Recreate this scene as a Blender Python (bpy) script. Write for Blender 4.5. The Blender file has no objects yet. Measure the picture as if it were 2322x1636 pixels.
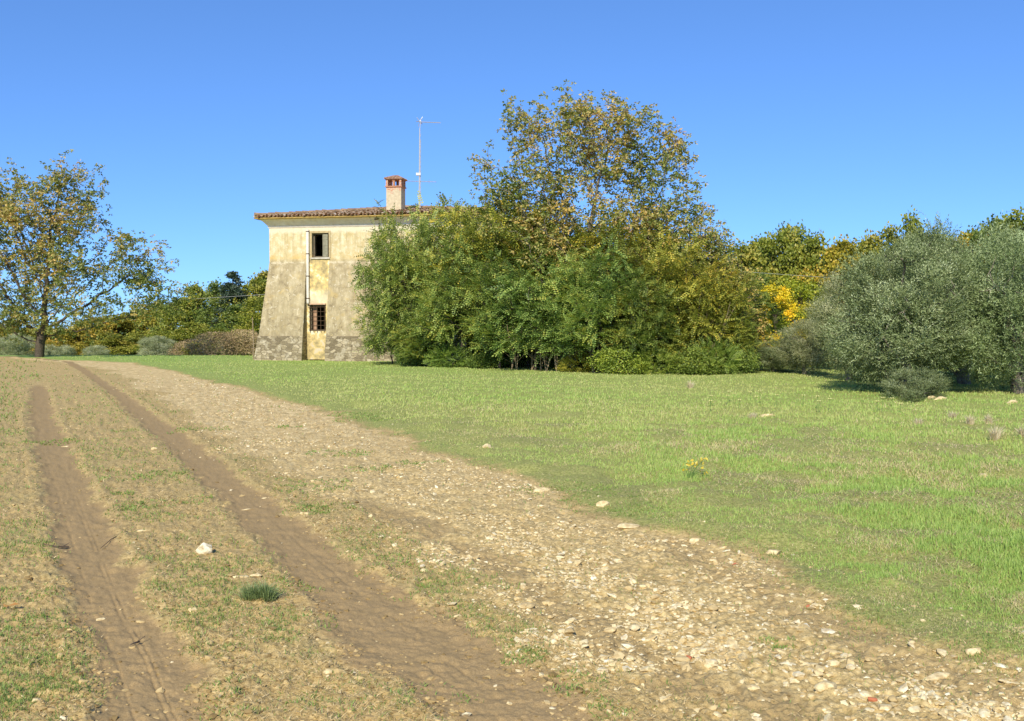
import bpy, math, random
import numpy as np
from mathutils import Vector
PI = math.pi
rng = np.random.default_rng(7)
random.seed(7)
C = bpy.context.scene.collection

# ------------------------------------------------------------------ camera model
SRC_W, SRC_H, F = 2322.0, 1636.0, 2257.5
CAM_Z = 1.65
PITCH = math.atan(78.0 / F)
def ray(px, py):
    u = (px - SRC_W/2)/F; v = (SRC_H/2 - py)/F
    return np.array([u, math.cos(PITCH) + v*math.sin(PITCH), -math.sin(PITCH) + v*math.cos(PITCH)])
def P(px, py, Y):
    d = ray(px, py); t = Y/d[1]
    return np.array([d[0]*t, Y, CAM_Z + d[2]*t])
def G(px, py):
    d = ray(px, py); t = -CAM_Z/d[2]
    return np.array([d[0]*t, d[1]*t])
K = 1.0113                     # full-view reading -> source pixels
def GD(x, y): return G(x*K, y*K)

# ------------------------------------------------------------------ noise
def _h(ix, iy, s):
    n = (ix.astype(np.int64)*374761393 + iy.astype(np.int64)*668265263 + s*982451653) & 0x7fffffff
    n = ((n ^ (n >> 13))*1274126177) & 0x7fffffff
    n = n ^ (n >> 16)
    return (n & 0xffff)/65535.0
def vn(x, y, s=0):
    x = np.asarray(x, float); y = np.asarray(y, float)
    ix = np.floor(x); iy = np.floor(y); fx = x-ix; fy = y-iy
    ix = ix.astype(np.int64); iy = iy.astype(np.int64)
    fx = fx*fx*(3-2*fx); fy = fy*fy*(3-2*fy)
    a = _h(ix, iy, s); b = _h(ix+1, iy, s); c = _h(ix, iy+1, s); d = _h(ix+1, iy+1, s)
    return (a*(1-fx)+b*fx)*(1-fy) + (c*(1-fx)+d*fx)*fy
def fbm(x, y, s=0, o=4):
    t = 0; a = .5; n = 0
    for i in range(o):
        t = t + a*vn(x*2**i+17.3*i, y*2**i-9.1*i, s+i); n += a; a *= .5
    return t/n
def sst(a, b, x):
    t = np.clip((x-a)/(b-a), 0, 1); return t*t*(3-2*t)
def polyD(x, y, pts):
    """distance to a polyline, and arc position"""
    x = np.asarray(x, float); y = np.asarray(y, float)
    best = np.full(x.shape, 1e9); arc = np.zeros(x.shape); acc = 0; side = np.zeros(x.shape)
    for (a, b) in zip(pts[:-1], pts[1:]):
        dx, dy = b[0]-a[0], b[1]-a[1]; L2 = dx*dx+dy*dy; L = math.sqrt(L2)
        t = np.clip(((x-a[0])*dx+(y-a[1])*dy)/L2, 0, 1)
        ex = x-a[0]-t*dx; ey = y-a[1]-t*dy
        d = np.sqrt(ex*ex+ey*ey); m = d < best
        best = np.where(m, d, best); arc = np.where(m, acc+t*L, arc)
        side = np.where(m, np.sign(ey*dx-ex*dy), side)
        acc += L
    return best, arc, side

def line(pts): return [tuple(GD(*p)) for p in pts]
def ext(pl, n0, n1):
    a, b = pl[0], pl[1]; c, d = pl[-2], pl[-1]
    l0 = math.hypot(a[0]-b[0], a[1]-b[1]); l1 = math.hypot(c[0]-d[0], c[1]-d[1])
    return [(a[0]+(a[0]-b[0])/l0*n0, a[1]+(a[1]-b[1])/l0*n0)] + pl + [(d[0]+(d[0]-c[0])/l1*n1, d[1]+(d[1]-c[1])/l1*n1)]
EDGE_R = ext(line([(100,806),(300,818),(420,842),(560,880),(700,925),(830,965),(950,1012),(1100,1060),(1210,1095),(1320,1142),
               (1450,1192),(1560,1222),(1700,1275),(1800,1330),(1900,1380),(2050,1440),(2200,1500),(2320,1560)]), 5, 4)
EDGE_L = ext(line([(60,808),(250,835),(380,905),(470,965),(560,1030),(690,1100),(830,1150),(960,1220),(1050,1290),(1180,1370),
               (1300,1425),(1450,1485),(1600,1560),(1700,1618)]), 5, 4)
RUT_R = ext(line([(90,806),(150,813),(215,850),(290,905),(370,965),(450,1035),(540,1110),(630,1190),(730,1275),(840,1370),(960,1460),(1080,1545),(1190,1618)]), 2, 3)
RUT_L = ext(line([(86,858),(92,930),(115,1000),(150,1090),(185,1180),(218,1270),(255,1370),(310,1470),(345,1560),(370,1618)]), .5, 3)
RUT_G = line([(820,1120),(960,1185),(1100,1260),(1250,1355),(1400,1440),(1560,1520),(1700,1590),(1800,1640)])
RUT_H = line([(1500,1215),(1650,1290),(1790,1370),(1950,1440),(2120,1520),(2322,1590),(2500,1650)])

def masks(x, y):
    r = np.sqrt(x*x+y*y)
    wob = (fbm(x*.7, y*.7, 3)-.5)*.9 + (fbm(x*5, y*5, 8)-.5)*.25
    dR, aR, sR = polyD(x, y, EDGE_R); dL, aL, sL = polyD(x, y, EDGE_L)
    sdR = dR*sR + wob          # > 0 : right of the road edge (meadow)
    sdL = dL*sL + wob*1.6         # > 0 : right of gravel's left edge
    meadow = sst(-.25, .55, sdR)
    # the gravel band with soft edges
    gravel = sst(-.45, .5, sdL)*(1-sst(-.15, .15, sdR))
    d1, a1, s1 = polyD(x, y, RUT_R); d2, a2, s2 = polyD(x, y, RUT_L)
    d3, a3, s3 = polyD(x, y, RUT_G); d4, a4, s4 = polyD(x, y, RUT_H)
    e = (fbm(x*4, y*4, 21, 5)-.5)*.30
    rut1 = 1-sst(.10, .34, d1+e + .06*sst(14, 30, r) - .12*(1-sst(5, 9, r)))
    rut2 = (1-sst(.10, .32, d2+e))*sst(0, 5, a2)
    rut3 = .85*(1-sst(.08, .26, d3+e*1.5)); rut4 = .7*(1-sst(.08, .28, d4+e*1.5))
    return dict(r=r, meadow=meadow, gravel=gravel, rut1=rut1, rut2=rut2, rut3=rut3, rut4=rut4,
                d1=d1, d2=d2, s1=s1, s2=s2, a2=a2, a1=a1, sdR=sdR, sdL=sdL, d3=d3, d4=d4)

def Hbase(x, y):
    x = np.asarray(x, float); y = np.asarray(y, float)
    left = 1-sst(-2, 8, x)
    drop = -4.5*sst(54, 105, y)*left
    drop = drop - 3.0*sst(37, 80, y)*(1-left)
    und = (fbm(x*.12, y*.12, 51, 2)-.5)*.25*sst(8, 25, np.sqrt(x*x+y*y))
    far = sst(300, 2500, np.sqrt(x*x+y*y))*-6
    return drop + und + far
def Hfull(x, y, M=None):
    if M is None: M = masks(x, y)
    h = Hbase(x, y)
    nr = 1-sst(20, 45, M['r'])
    h = h - nr*(.026*M['rut1'] + .026*M['rut2'] + .018*M['rut3'] + .015*M['rut4'])
    # thrown-up lips beside the wheel ruts
    h = h + nr*.02*np.exp(-((M['d2']-.3)/.06)**2)*fbm(x*9, y*9, 4) + nr*.02*np.exp(-((M['d1']-.32)/.07)**2)*fbm(x*9, y*9, 5)
    # crumbs, lumps
    soil = (1-M['meadow'])
    rut = np.clip(M['rut1']+M['rut2'], 0, 1)
    h = h + nr*soil*(1-.55*rut)*((fbm(x*14, y*14, 61, 3)-.5)*.050 + (fbm(x*45, y*45, 71, 2)-.5)*.024)
    h = h + nr*M['gravel']*(fbm(x*3.5, y*3.5, 66, 3)-.5)*.05
    h = h + M['meadow']*nr*((fbm(x*1.6, y*1.6, 62, 3)-.5)*.17+.03)
    # tyre tread grooves
    for (d, s, off, w, m) in ((M['d2'], M['s2'], .03, .006, 1), (M['d2'], M['s2'], .06, .005, 1), (M['d2'], M['s2'], -.10, .007, .8),
                              (M['d2'], M['s2'], -.30, .006, .7), (M['d2'], M['s2'], -.36, .006, .7), (M['d1'], M['s1'], .05, .01, .7), (M['d1'], M['s1'], -.07, .01, .7)):
        q = d*s + (fbm(x*.8, y*.8, 33, 2)-.5)*.03
        h = h - nr*m*.006*np.exp(-((q-off)/w)**2)*sst(.3, .55, fbm(x*2.5, y*2.5, 91))
    return h
def Hs(x, y): return float(Hbase(np.array([x]), np.array([y]))[0])
def Hp(x, y): return float(Hfull(np.array([x]), np.array([y]))[0])

# ------------------------------------------------------------------ scene helpers
def tag(o, label=None, cat=None, group=None, kind=None):
    if label: o['label'] = label
    if cat: o['category'] = cat
    if group: o['group'] = group
    if kind: o['kind'] = kind
    return o
def thing(name, loc, rz=0, label=None, cat=None, group=None):
    o = bpy.data.objects.new(name, None); C.objects.link(o)
    o.empty_display_size = .2
    o.location = [float(v) for v in loc]; o.rotation_euler = (0, 0, rz)
    return tag(o, label, cat, group)
def mkmesh(name, V, Fc, smooth=False, attrs=None):
    """V (n,3); Fc (m,k) array or list of arrays"""
    V = np.asarray(V, np.float32)
    if not isinstance(Fc, list): Fc = [Fc]
    Fc = [np.asarray(f, np.int32) for f in Fc if len(f)]
    me = bpy.data.meshes.new(name)
    me.vertices.add(len(V)); me.vertices.foreach_set('co', V.ravel())
    li = np.concatenate([f.ravel() for f in Fc])
    tot = np.concatenate([np.full(len(f), f.shape[1], np.int32) for f in Fc])
    st = np.concatenate([[0], np.cumsum(tot)[:-1]]).astype(np.int32)
    me.loops.add(len(li)); me.loops.foreach_set('vertex_index', li)
    me.polygons.add(len(tot)); me.polygons.foreach_set('loop_start', st)
    try: me.polygons.foreach_set('loop_total', tot)
    except Exception: pass
    me.polygons.foreach_set('use_smooth', np.full(len(tot), smooth))
    me.update(calc_edges=True)
    for k, (dom, arr) in (attrs or {}).items():
        a = me.attributes.new(k, 'FLOAT', dom); a.data.foreach_set('value', np.asarray(arr, np.float32).ravel())
    return me
def obj(name, me, mat=None, parent=None):
    o = bpy.data.objects.new(name, me); C.objects.link(o)
    if mat and not len(me.materials): me.materials.append(mat)
    if parent: o.parent = parent
    return o
class MB:
    def __init__(s): s.V = []; s.F4 = []; s.F3 = []; s.n = 0
    def add(s, V, F4=None, F3=None):
        s.V.append(np.asarray(V, float))
        if F4 is not None and len(F4): s.F4.append(np.asarray(F4)+s.n)
        if F3 is not None and len(F3): s.F3.append(np.asarray(F3)+s.n)
        s.n += len(V)
    def box(s, x0, x1, y0, y1, z0, z1, jit=0):
        V = np.array([[x, y, z] for z in (z0, z1) for y in (y0, y1) for x in (x0, x1)], float)
        if jit: V += rng.normal(0, jit, V.shape)
        s.add(V, [[0,2,3,1],[4,5,7,6],[0,1,5,4],[2,6,7,3],[0,4,6,2],[1,3,7,5]])
    def tube(s, pts, r, n=6, cap=True):
        pts = np.asarray(pts, float); m = len(pts)
        rs = np.full(m, r) if np.isscalar(r) else np.asarray(r)
        V = []; 
        for i in range(m):
            d = pts[min(i+1, m-1)]-pts[max(i-1, 0)]; d /= np.linalg.norm(d)+1e-9
            a = np.cross(d, [0, 0, 1.0] if abs(d[2]) < .9 else [1.0, 0, 0]); a /= np.linalg.norm(a); b = np.cross(d, a)
            for k in range(n):
                t = 2*PI*k/n; V.append(pts[i]+rs[i]*(a*math.cos(t)+b*math.sin(t)))
        Fq = [[i*n+k, i*n+(k+1)%n, (i+1)*n+(k+1)%n, (i+1)*n+k] for i in range(m-1) for k in range(n)]
        F3 = []
        if cap:
            V += [pts[0], pts[-1]]; c0 = m*n; c1 = m*n+1
            F3 = [[c0, (k+1)%n, k] for k in range(n)] + [[c1, (m-1)*n+k, (m-1)*n+(k+1)%n] for k in range(n)]
        s.add(V, Fq, F3)
    def grid(s, c00, c10, c11, c01, nu, nv, amp=0.0):
        """bilinear patch with position-based wobble"""
        c = [np.asarray(q, float) for q in (c00, c10, c11, c01)]
        u = np.linspace(0, 1, nu+1); v = np.linspace(0, 1, nv+1); U, W = np.meshgrid(u, v)
        U = U.ravel()[:, None]; W = W.ravel()[:, None]
        V = c[0]*(1-U)*(1-W)+c[1]*U*(1-W)+c[2]*U*W+c[3]*(1-U)*W
        if amp:
            q = V.copy()
            V[:, 0] += (fbm(q[:, 0]*2.1+q[:, 1], q[:, 2]*2.1, 5, 3)-.5)*2*amp
            V[:, 1] += (fbm(q[:, 0]*1.7, q[:, 2]*1.7+q[:, 1], 6, 3)-.5)*2*amp
        Fq = [[j*(nu+1)+i, j*(nu+1)+i+1, (j+1)*(nu+1)+i+1, (j+1)*(nu+1)+i] for j in range(nv) for i in range(nu)]
        s.add(V, Fq)
    def build(s, name, mat, parent=None, smooth=False):
        V = np.concatenate(s.V); Fc = []
        if s.F4: Fc.append(np.concatenate(s.F4))
        if s.F3: Fc.append(np.concatenate(s.F3))
        return obj(name, mkmesh(name, V, Fc, smooth), mat, parent)

# ------------------------------------------------------------------ node helpers
class N:
    def __init__(s, name):
        s.m = bpy.data.materials.new(name); s.m.use_nodes = True; s.t = s.m.node_tree; s.t.nodes.clear()
        s.out = s.t.nodes.new('ShaderNodeOutputMaterial')
    def n(s, typ, **kw):
        nd = s.t.nodes.new(typ)
        for k, v in kw.items():
            if k == 'i':
                for kk, vv in v.items():
                    if hasattr(vv, 'bl_idname') or isinstance(vv, bpy.types.NodeSocket): s.t.links.new(vv if isinstance(vv, bpy.types.NodeSocket) else vv.outputs[0], nd.inputs[kk])
                    else: nd.inputs[kk].default_value = vv
            else: setattr(nd, k, v)
        return nd
    def coord(s, w='Object'): return s.n('ShaderNodeTexCoord').outputs[w]
    def geo(s): return s.n('ShaderNodeNewGeometry').outputs['Position']
    def scale(s, vec, sc): return s.n('ShaderNodeMapping', i={'Vector': vec, 'Scale': sc}).outputs[0]
    def noise(s, vec, scale, detail=4, rough=.55, dist=0):
        return s.n('ShaderNodeTexNoise', i={'Vector': vec, 'Scale': scale, 'Detail': detail, 'Roughness': rough, 'Distortion': dist}).outputs[0]
    def ramp(s, f, stops, interp='LINEAR'):
        r = s.n('ShaderNodeValToRGB', i={'Fac': f}); e = r.color_ramp.elements; r.color_ramp.interpolation = interp
        while len(e) < len(stops): e.new(.5)
        for k, (p, c) in enumerate(stops):
            e[k].position = p; e[k].color = (c, c, c, 1) if np.isscalar(c) else (*c, 1)
        return r.outputs[0]
    def mix(s, f, a, b, mode='MIX'):
        m = s.n('ShaderNodeMix', data_type='RGBA', blend_type=mode)
        for k, v in ((0, f), (6, a), (7, b)):
            if isinstance(v, bpy.types.NodeSocket): s.t.links.new(v, m.inputs[k])
            elif np.isscalar(v): m.inputs[k].default_value = v
            else: m.inputs[k].default_value = (*v, 1) if len(v) == 3 else v
        return m.outputs[2]
    def math(s, op, a, b=0, c=None, clamp=False):
        m = s.n('ShaderNodeMath', operation=op, use_clamp=clamp)
        for k, v in enumerate((a, b) if c is None else (a, b, c)):
            if isinstance(v, bpy.types.NodeSocket): s.t.links.new(v, m.inputs[k])
            else: m.inputs[k].default_value = v
        return m.outputs[0]
    def attr(s, nm): return s.n('ShaderNodeAttribute', attribute_name=nm).outputs['Fac']
    def sep(s, v): return s.n('ShaderNodeSeparateXYZ', i={0: v}).outputs
    def bump(s, h, strength=.5, dist=.02, nrm=None):
        b = s.n('ShaderNodeBump', i={'Height': h, 'Strength': strength, 'Distance': dist})
        if nrm is not None: s.t.links.new(nrm, b.inputs['Normal'])
        return b.outputs[0]
    def pbr(s, col, rough=.9, nrm=None, spec=.2, metal=0):
        p = s.n('ShaderNodeBsdfPrincipled')
        for k, v in (('Base Color', col), ('Roughness', rough), ('Specular IOR Level', spec), ('Metallic', metal)):
            if isinstance(v, bpy.types.NodeSocket): s.t.links.new(v, p.inputs[k])
            else: p.inputs[k].default_value = (*v, 1) if k == 'Base Color' else v
        if nrm is not None: s.t.links.new(nrm, p.inputs['Normal'])
        s.t.links.new(p.outputs[0], s.out.inputs[0]); return s.m

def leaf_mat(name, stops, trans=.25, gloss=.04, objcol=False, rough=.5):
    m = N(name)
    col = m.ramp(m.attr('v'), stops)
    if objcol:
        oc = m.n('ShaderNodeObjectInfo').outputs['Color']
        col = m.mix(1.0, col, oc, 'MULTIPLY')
    d = m.n('ShaderNodeBsdfDiffuse', i={'Color': col})
    tc = m.mix(.5, col, (.25, .32, .04), 'MIX')
    t = m.n('ShaderNodeBsdfTranslucent', i={'Color': tc})
    a = m.n('ShaderNodeMixShader', i={0: trans, 1: d, 2: t})
    g = m.n('ShaderNodeBsdfGlossy', i={'Color': (1, 1, 1, 1), 'Roughness': rough})
    b = m.n('ShaderNodeMixShader', i={0: gloss, 1: a, 2: g})
    m.t.links.new(b.outputs[0], m.out.inputs[0]); return m.m

# ------------------------------------------------------------------ world, sun, camera
SUN_EL, SUN_AZ_LEFT = math.radians(36), math.radians(13.5)
sc = bpy.context.scene
# direction towards the sun: behind the camera (-Y), a little to the left (-X)
sd = Vector((-math.sin(SUN_AZ_LEFT)*math.cos(SUN_EL), -math.cos(SUN_AZ_LEFT)*math.cos(SUN_EL), math.sin(SUN_EL)))
sl = bpy.data.lights.new('sun', 'SUN'); sl.energy = 5.0; sl.angle = math.radians(.53); sl.color = (1, .93, .78)
so = bpy.data.objects.new('sun', sl); C.objects.link(so); so.rotation_euler = sd.to_track_quat('Z', 'Y').to_euler(); so.location = (0, 0, 60)
w = bpy.data.worlds.new('World'); sc.world = w; w.use_nodes = True; wt = w.node_tree; wt.nodes.clear()
sky = wt.nodes.new('ShaderNodeTexSky'); sky.sky_type = 'NISHITA'; sky.sun_disc = False
sky.sun_elevation = SUN_EL
sky.sun_rotation = math.atan2(sd.x, sd.y)
sky.altitude = 200; sky.air_density = 1.0; sky.dust_density = .25; sky.ozone_density = 2.2
sky.air_density = .6; sky.ozone_density = 6; sky.dust_density = .25
def vmul(src, v):
    m = wt.nodes.new('ShaderNodeVectorMath'); m.operation = 'MULTIPLY'; wt.links.new(src, m.inputs[0]); m.inputs[1].default_value = v; return m.outputs[0]
gm = wt.nodes.new('ShaderNodeGamma'); gm.inputs['Gamma'].default_value = .72
wt.links.new(vmul(sky.outputs[0], (.13, .13, .13)), gm.inputs['Color'])
bg = wt.nodes.new('ShaderNodeBackground'); bg.inputs[1].default_value = .13
wo = wt.nodes.new('ShaderNodeOutputWorld')
wt.links.new(vmul(gm.outputs[0], (.64/.13, .95/.13, 1.35/.13)), bg.inputs[0]); wt.links.new(bg.outputs[0], wo.inputs[0])
cd = bpy.data.cameras.new('camera'); cd.sensor_width = 36; cd.lens = 36*F/SRC_W; cd.clip_end = 8000; cd.clip_start = .05
co = bpy.data.objects.new('camera', cd); C.objects.link(co); co.location = (0, 0, CAM_Z); co.rotation_euler = (PI/2-PITCH, 0, 0)
sc.camera = co
sc.view_settings.view_transform = 'Standard'; sc.view_settings.look = 'None'; sc.view_settings.exposure = 0; sc.view_settings.gamma = 1
sc.cycles.max_bounces = 5; sc.cycles.diffuse_bounces = 3; sc.cycles.transparent_max_bounces = 4; sc.cycles.transmission_bounces = 3

# ------------------------------------------------------------------ ground
def ground():
    a = np.concatenate([np.linspace(-180, -36, 60)[:-1], np.linspace(-36, 36, 1000), np.linspace(36, 180, 60)[1:-1]])
    a = np.radians(a)
    inv = np.linspace(1/2.9, 1/55, 560)
    r = np.concatenate([[.05, .6, 1.2, 1.8, 2.4], 1/inv, [58, 62, 66, 71, 77, 84, 92, 100, 110, 125, 150, 190, 250, 350, 500, 800, 1300, 2200, 4000]])
    A, R = np.meshgrid(a, r); x = (R*np.sin(A)).ravel(); y = (R*np.cos(A)).ravel()
    M = masks(x, y); z = Hfull(x, y, M)
    na, nr_ = len(a), len(r)
    i = np.arange(na); j = np.arange(nr_-1); I, J = np.meshgrid(i, j); I = I.ravel(); J = J.ravel(); I2 = (I+1) % na
    Fc = np.stack([J*na+I, J*na+I2, (J+1)*na+I2, (J+1)*na+I], 1)[:, ::-1]
    rut = np.clip(np.maximum(M['rut1'], M['rut2']), 0, 1)
    at = {'meadow': ('POINT', M['meadow']), 'gravel': ('POINT', M['gravel']), 'rut': ('POINT', rut),
          'rutg': ('POINT', np.maximum(M['rut3'], M['rut4']))}
    me = mkmesh('ground', np.stack([x, y, z], 1), Fc, True, at)
    m = N('ground')
    p = m.geo()
    n1 = m.noise(p, 1.1, 5, .6); n2 = m.noise(p, 7, 5, .65); n3 = m.noise(p, 38, 4, .7); n4 = m.noise(p, 150, 3, .7); n5 = m.noise(p, .35, 3, .5)
    dirt = m.ramp(n3, [(.28, (.22, .145, .05)), (.5, (.58, .41, .165)), (.72, (.88, .66, .31))])
    dirt = m.mix(m.ramp(n2, [(.35, 0.), (.65, .5)]), dirt, (.42, .31, .14))
    dirt = m.mix(m.ramp(n1, [(.5, 0.), (.72, .4)]), dirt, (.42, .36, .14))         # thin turf showing
    rutc = m.ramp(n4, [(.25, (.24, .155, .068)), (.55, (.43, .295, .135)), (.8, (.62, .45, .215))])
    rutc = m.mix(m.ramp(n2, [(.4, 0.), (.7, .6)]), rutc, (.33, .23, .105))
    gv = m.n('ShaderNodeTexVoronoi', i={'Vector': p, 'Scale': 26.0, 'Randomness': 1.0})
    gv2 = m.n('ShaderNodeTexVoronoi', i={'Vector': p, 'Scale': 60.0, 'Randomness': 1.0})
    gcol = m.ramp(gv.outputs['Distance'], [(.1, (.86, .67, .33)), (.45, (.64, .47, .205)), (.8, (.34, .235, .09))])
    gcol = m.mix(m.ramp(n3, [(.35, 0.), (.7, .8)]), gcol, (.7, .52, .23))
    gcol = m.mix(m.ramp(m.noise(p, 3.0, 4, .6), [(.48, .0), (.66, .6)]), gcol, (.5, .355, .145))
    rr0 = m.n('ShaderNodeVectorMath', operation='LENGTH', i={0: p}).outputs['Value']
    gcol = m.mix(m.math('MULTIPLY', m.math('MULTIPLY_ADD', rr0, .08, -.5, clamp=True), .8), gcol, m.ramp(m.noise(p, 5, 5, .7), [(.36, (.5, .355, .15)), (.5, (.7, .51, .235)), (.64, (.92, .73, .39))]))
    mead = m.ramp(n3, [(.3, (.17, .17, .05)), (.55, (.40, .40, .12)), (.75, (.66, .52, .23))])
    meadfar = m.ramp(n5, [(.3, (.26, .38, .08)), (.7, (.34, .46, .11))])
    rr = m.n('ShaderNodeVectorMath', operation='LENGTH', i={0: p}).outputs['Value']
    mead = m.mix(m.math('MULTIPLY_ADD', rr, .02, -.2, clamp=True), mead, meadfar)
    thr = lambda f, k=.35: m.math('MULTIPLY_ADD', m.math('SUBTRACT', n2, .5), k, f)
    sharp = lambda f, lo=.3, hi=.7: m.ramp(f, [(lo, 0.), (hi, 1.)])
    c = m.mix(sharp(thr(m.attr('gravel'), 1.0), .35, .75), dirt, gcol)
    c = m.mix(m.math('MULTIPLY', sharp(thr(m.attr('rutg'), .9), .3, 1.0), .8), c, m.mix(.2, rutc, (.6, .45, .2)))
    c = m.mix(sharp(thr(m.attr('rut'), .7), .3, .7), c, rutc)
    c = m.mix(sharp(thr(m.attr('meadow'), .9), .3, .7), c, mead)
    h = m.math('ADD', m.math('MULTIPLY', n3, .6), m.math('MULTIPLY', n4, .35))
    hv = m.math('MULTIPLY', m.attr('gravel'), m.math('SUBTRACT', 1.0, gv.outputs['Distance']))
    h2 = m.math('ADD', h, m.math('MULTIPLY', hv, .5))
    st = m.math('MULTIPLY_ADD', m.attr('rut'), -.55, .9)
    b = m.n('ShaderNodeBump', i={'Height': h2, 'Strength': st, 'Distance': .022}).outputs[0]
    tag(obj('ground', me, m.pbr(c, .95, b, .12)), kind='structure')
ground()

# ------------------------------------------------------------------ grass (stuff)
def blades(name, x, y, z, L, W, lean, v, mat, segs=2, az=None, curl=.5):
    n = len(x)
    az = rng.uniform(0, 2*PI, n) if az is None else az
    fa = rng.uniform(0, 2*PI, n)                      # facing of blade width
    dx, dy = np.cos(az), np.sin(az); wx, wy = np.cos(fa), np.sin(fa)
    base = np.stack([x, y, z-.01], 1)
    up = np.cos(lean)*L; out = np.sin(lean)*L
    mid = base + np.stack([dx*out*curl*.6, dy*out*curl*.6, up*.62], 1)
    tip = base + np.stack([dx*out, dy*out, up], 1)
    wv = np.stack([wx, wy, np.zeros(n)], 1)*(W/2)[:, None]
    V = np.stack([base-wv, base+wv, mid+wv*.8, mid-wv*.8, tip], 1).reshape(-1, 3)
    b = np.arange(n)*5
    Q = np.stack([b, b+1, b+2, b+3], 1); T = np.stack([b+3, b+2, b+4], 1)
    me = mkmesh(name, V, [Q, T], False, {'v': ('FACE', np.concatenate([v, np.clip(v+.06, 0, 1)]))})
    return obj(name, me, mat)
def polar(n, r0, r1, amax=35):
    a = np.radians(rng.uniform(-amax, amax, n)); r = 1/rng.uniform(1/r1, 1/r0, n)
    return r*np.sin(a), r*np.cos(a), r

GR = leaf_mat('meadow_grass', [(0, (.18, .28, .05)), (.35, (.33, .50, .11)), (.62, (.50, .62, .16)), (.76, (.64, .56, .24)), (.9, (.76, .62, .34)), (1, (.36, .27, .18))], .3, .02)
def meadow():
    x, y, r = polar(1400000, 3.0, 58)
    M = masks(x, y)
    dry = fbm(x*.55, y*.55, 101, 3); dry2 = fbm(x*2.2, y*2.2, 102, 3); lush = fbm(x*.22, y*.22, 103, 3)
    edge = sst(-.3, 2.7-.8*sst(12, 25, r), M['sdR']+(fbm(x*.9, y*.9, 107, 3)-.5)*1.5)
    inthick = np.ones(len(x))
    keep = (rng.random(len(x)) < M['meadow']*np.clip(.34+.66*edge+(dry2-.5), .15, 1))
    x, y, r, dry, dry2, lush, edge = [q[keep] for q in (x, y, r, dry, dry2, lush, edge)]
    z = Hfull(x, y)
    n = len(x)
    tall = .78+.5*fbm(x*1.1, y*1.1, 104, 3)
    thatch = (fbm(x*1.3, y*1.3, 108, 4) > .57) & (r < 18)
    L = (.036+.052*rng.random(n))*tall*(.35+.65*edge)*(1-.3*sst(14, 35, r))
    W = np.maximum(.0026, r*.00066)*rng.uniform(.7, 1.3, n)
    # tint: mostly green, straw where dry
    pd = np.clip((dry-.48)*2.6 + (dry2-.50)*3.0 + .02 + .52*(1-edge), .04, .93)
    pd = pd*(1-.85*sst(12, 24, r)) + .04*sst(12, 24, r)
    isdry = rng.random(n) < pd
    g = np.clip(.25+.5*lush+rng.normal(0, .10, n)+.06*(1-edge) + .10*sst(12, 25, r), 0, .68)
    isdry = isdry | (thatch & (rng.random(n) < .75))
    v = np.where(isdry, np.where(thatch, rng.uniform(.8, 1, n), rng.uniform(.66, .93, n)), g)
    lean = np.abs(rng.normal(.45, .3, n)); lean = np.where(isdry, lean+.4, lean); lean = np.where(thatch, lean+.5, lean)
    o = blades('meadow_grass', x, y, z, L, W, lean, v, GR)
    tag(o, 'bright green meadow grass with straw patches beside the gravel track', 'grass', kind='stuff')
meadow()

TR = leaf_mat('track_grass', [(0, (.12, .2, .045)), (.4, (.28, .38, .09)), (.5, (.46, .38, .13)), (.75, (.68, .49, .21)), (1, (.88, .69, .38))], .2, .02)
def track_turf():
    x, y, r = polar(900000, 3.0, 55)
    M = masks(x, y)
    rut = np.maximum(M['rut1'], M['rut2'])
    turf = fbm(x*1.5, y*1.5, 111, 4)
    leftfar = 1-sst(-.6, .4, -M['d2']*M['s2']*0 + (M['d2']*M['s2']))
    dens = (1-M['meadow'])*(1-rut)**2*(1-.93*np.clip(M['gravel']*1.3, 0, 1))*(1-.7*np.maximum(M['rut3'], M['rut4']))
    dens = dens*np.clip((turf-.33)*4.5, .18, 1)
    keep = rng.random(len(x)) < dens*.9
    x, y, r = x[keep], y[keep], r[keep]; n = len(x); z = Hfull(x, y)
    grn = fbm(x*1.1, y*1.1, 121, 3)*.6+fbm(x*4, y*4, 122, 3)*.4
    d2, _, s2 = polyD(x, y, RUT_L); left = sst(.2, .9, -d2*s2)
    isg = rng.random(n) < np.clip((grn-.48)*6+.27+.4*left+.45*left*sst(8, 20, r)+.22*sst(9, 25, r), .05, .9)
    L = np.where(isg, rng.uniform(.015, .045, n)*(1+.9*left*sst(8, 20, r)), rng.uniform(.02, .055, n))*np.where(r > 20, 1.3, 1)
    W = np.maximum(.0026, r*.0008)*rng.uniform(.7, 1.3, n)
    lean = np.where(isg, np.abs(rng.normal(.7, .3, n)), rng.uniform(1.0, 1.5, n))
    v = np.where(isg, rng.uniform(.1, .48, n), rng.uniform(.55, 1, n))
    tag(blades('short_turf', x, y, z, L, W, lean, v, TR, curl=.7), 'short dry turf and straw litter between the muddy wheel ruts', 'grass', kind='stuff')
track_turf()

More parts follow.
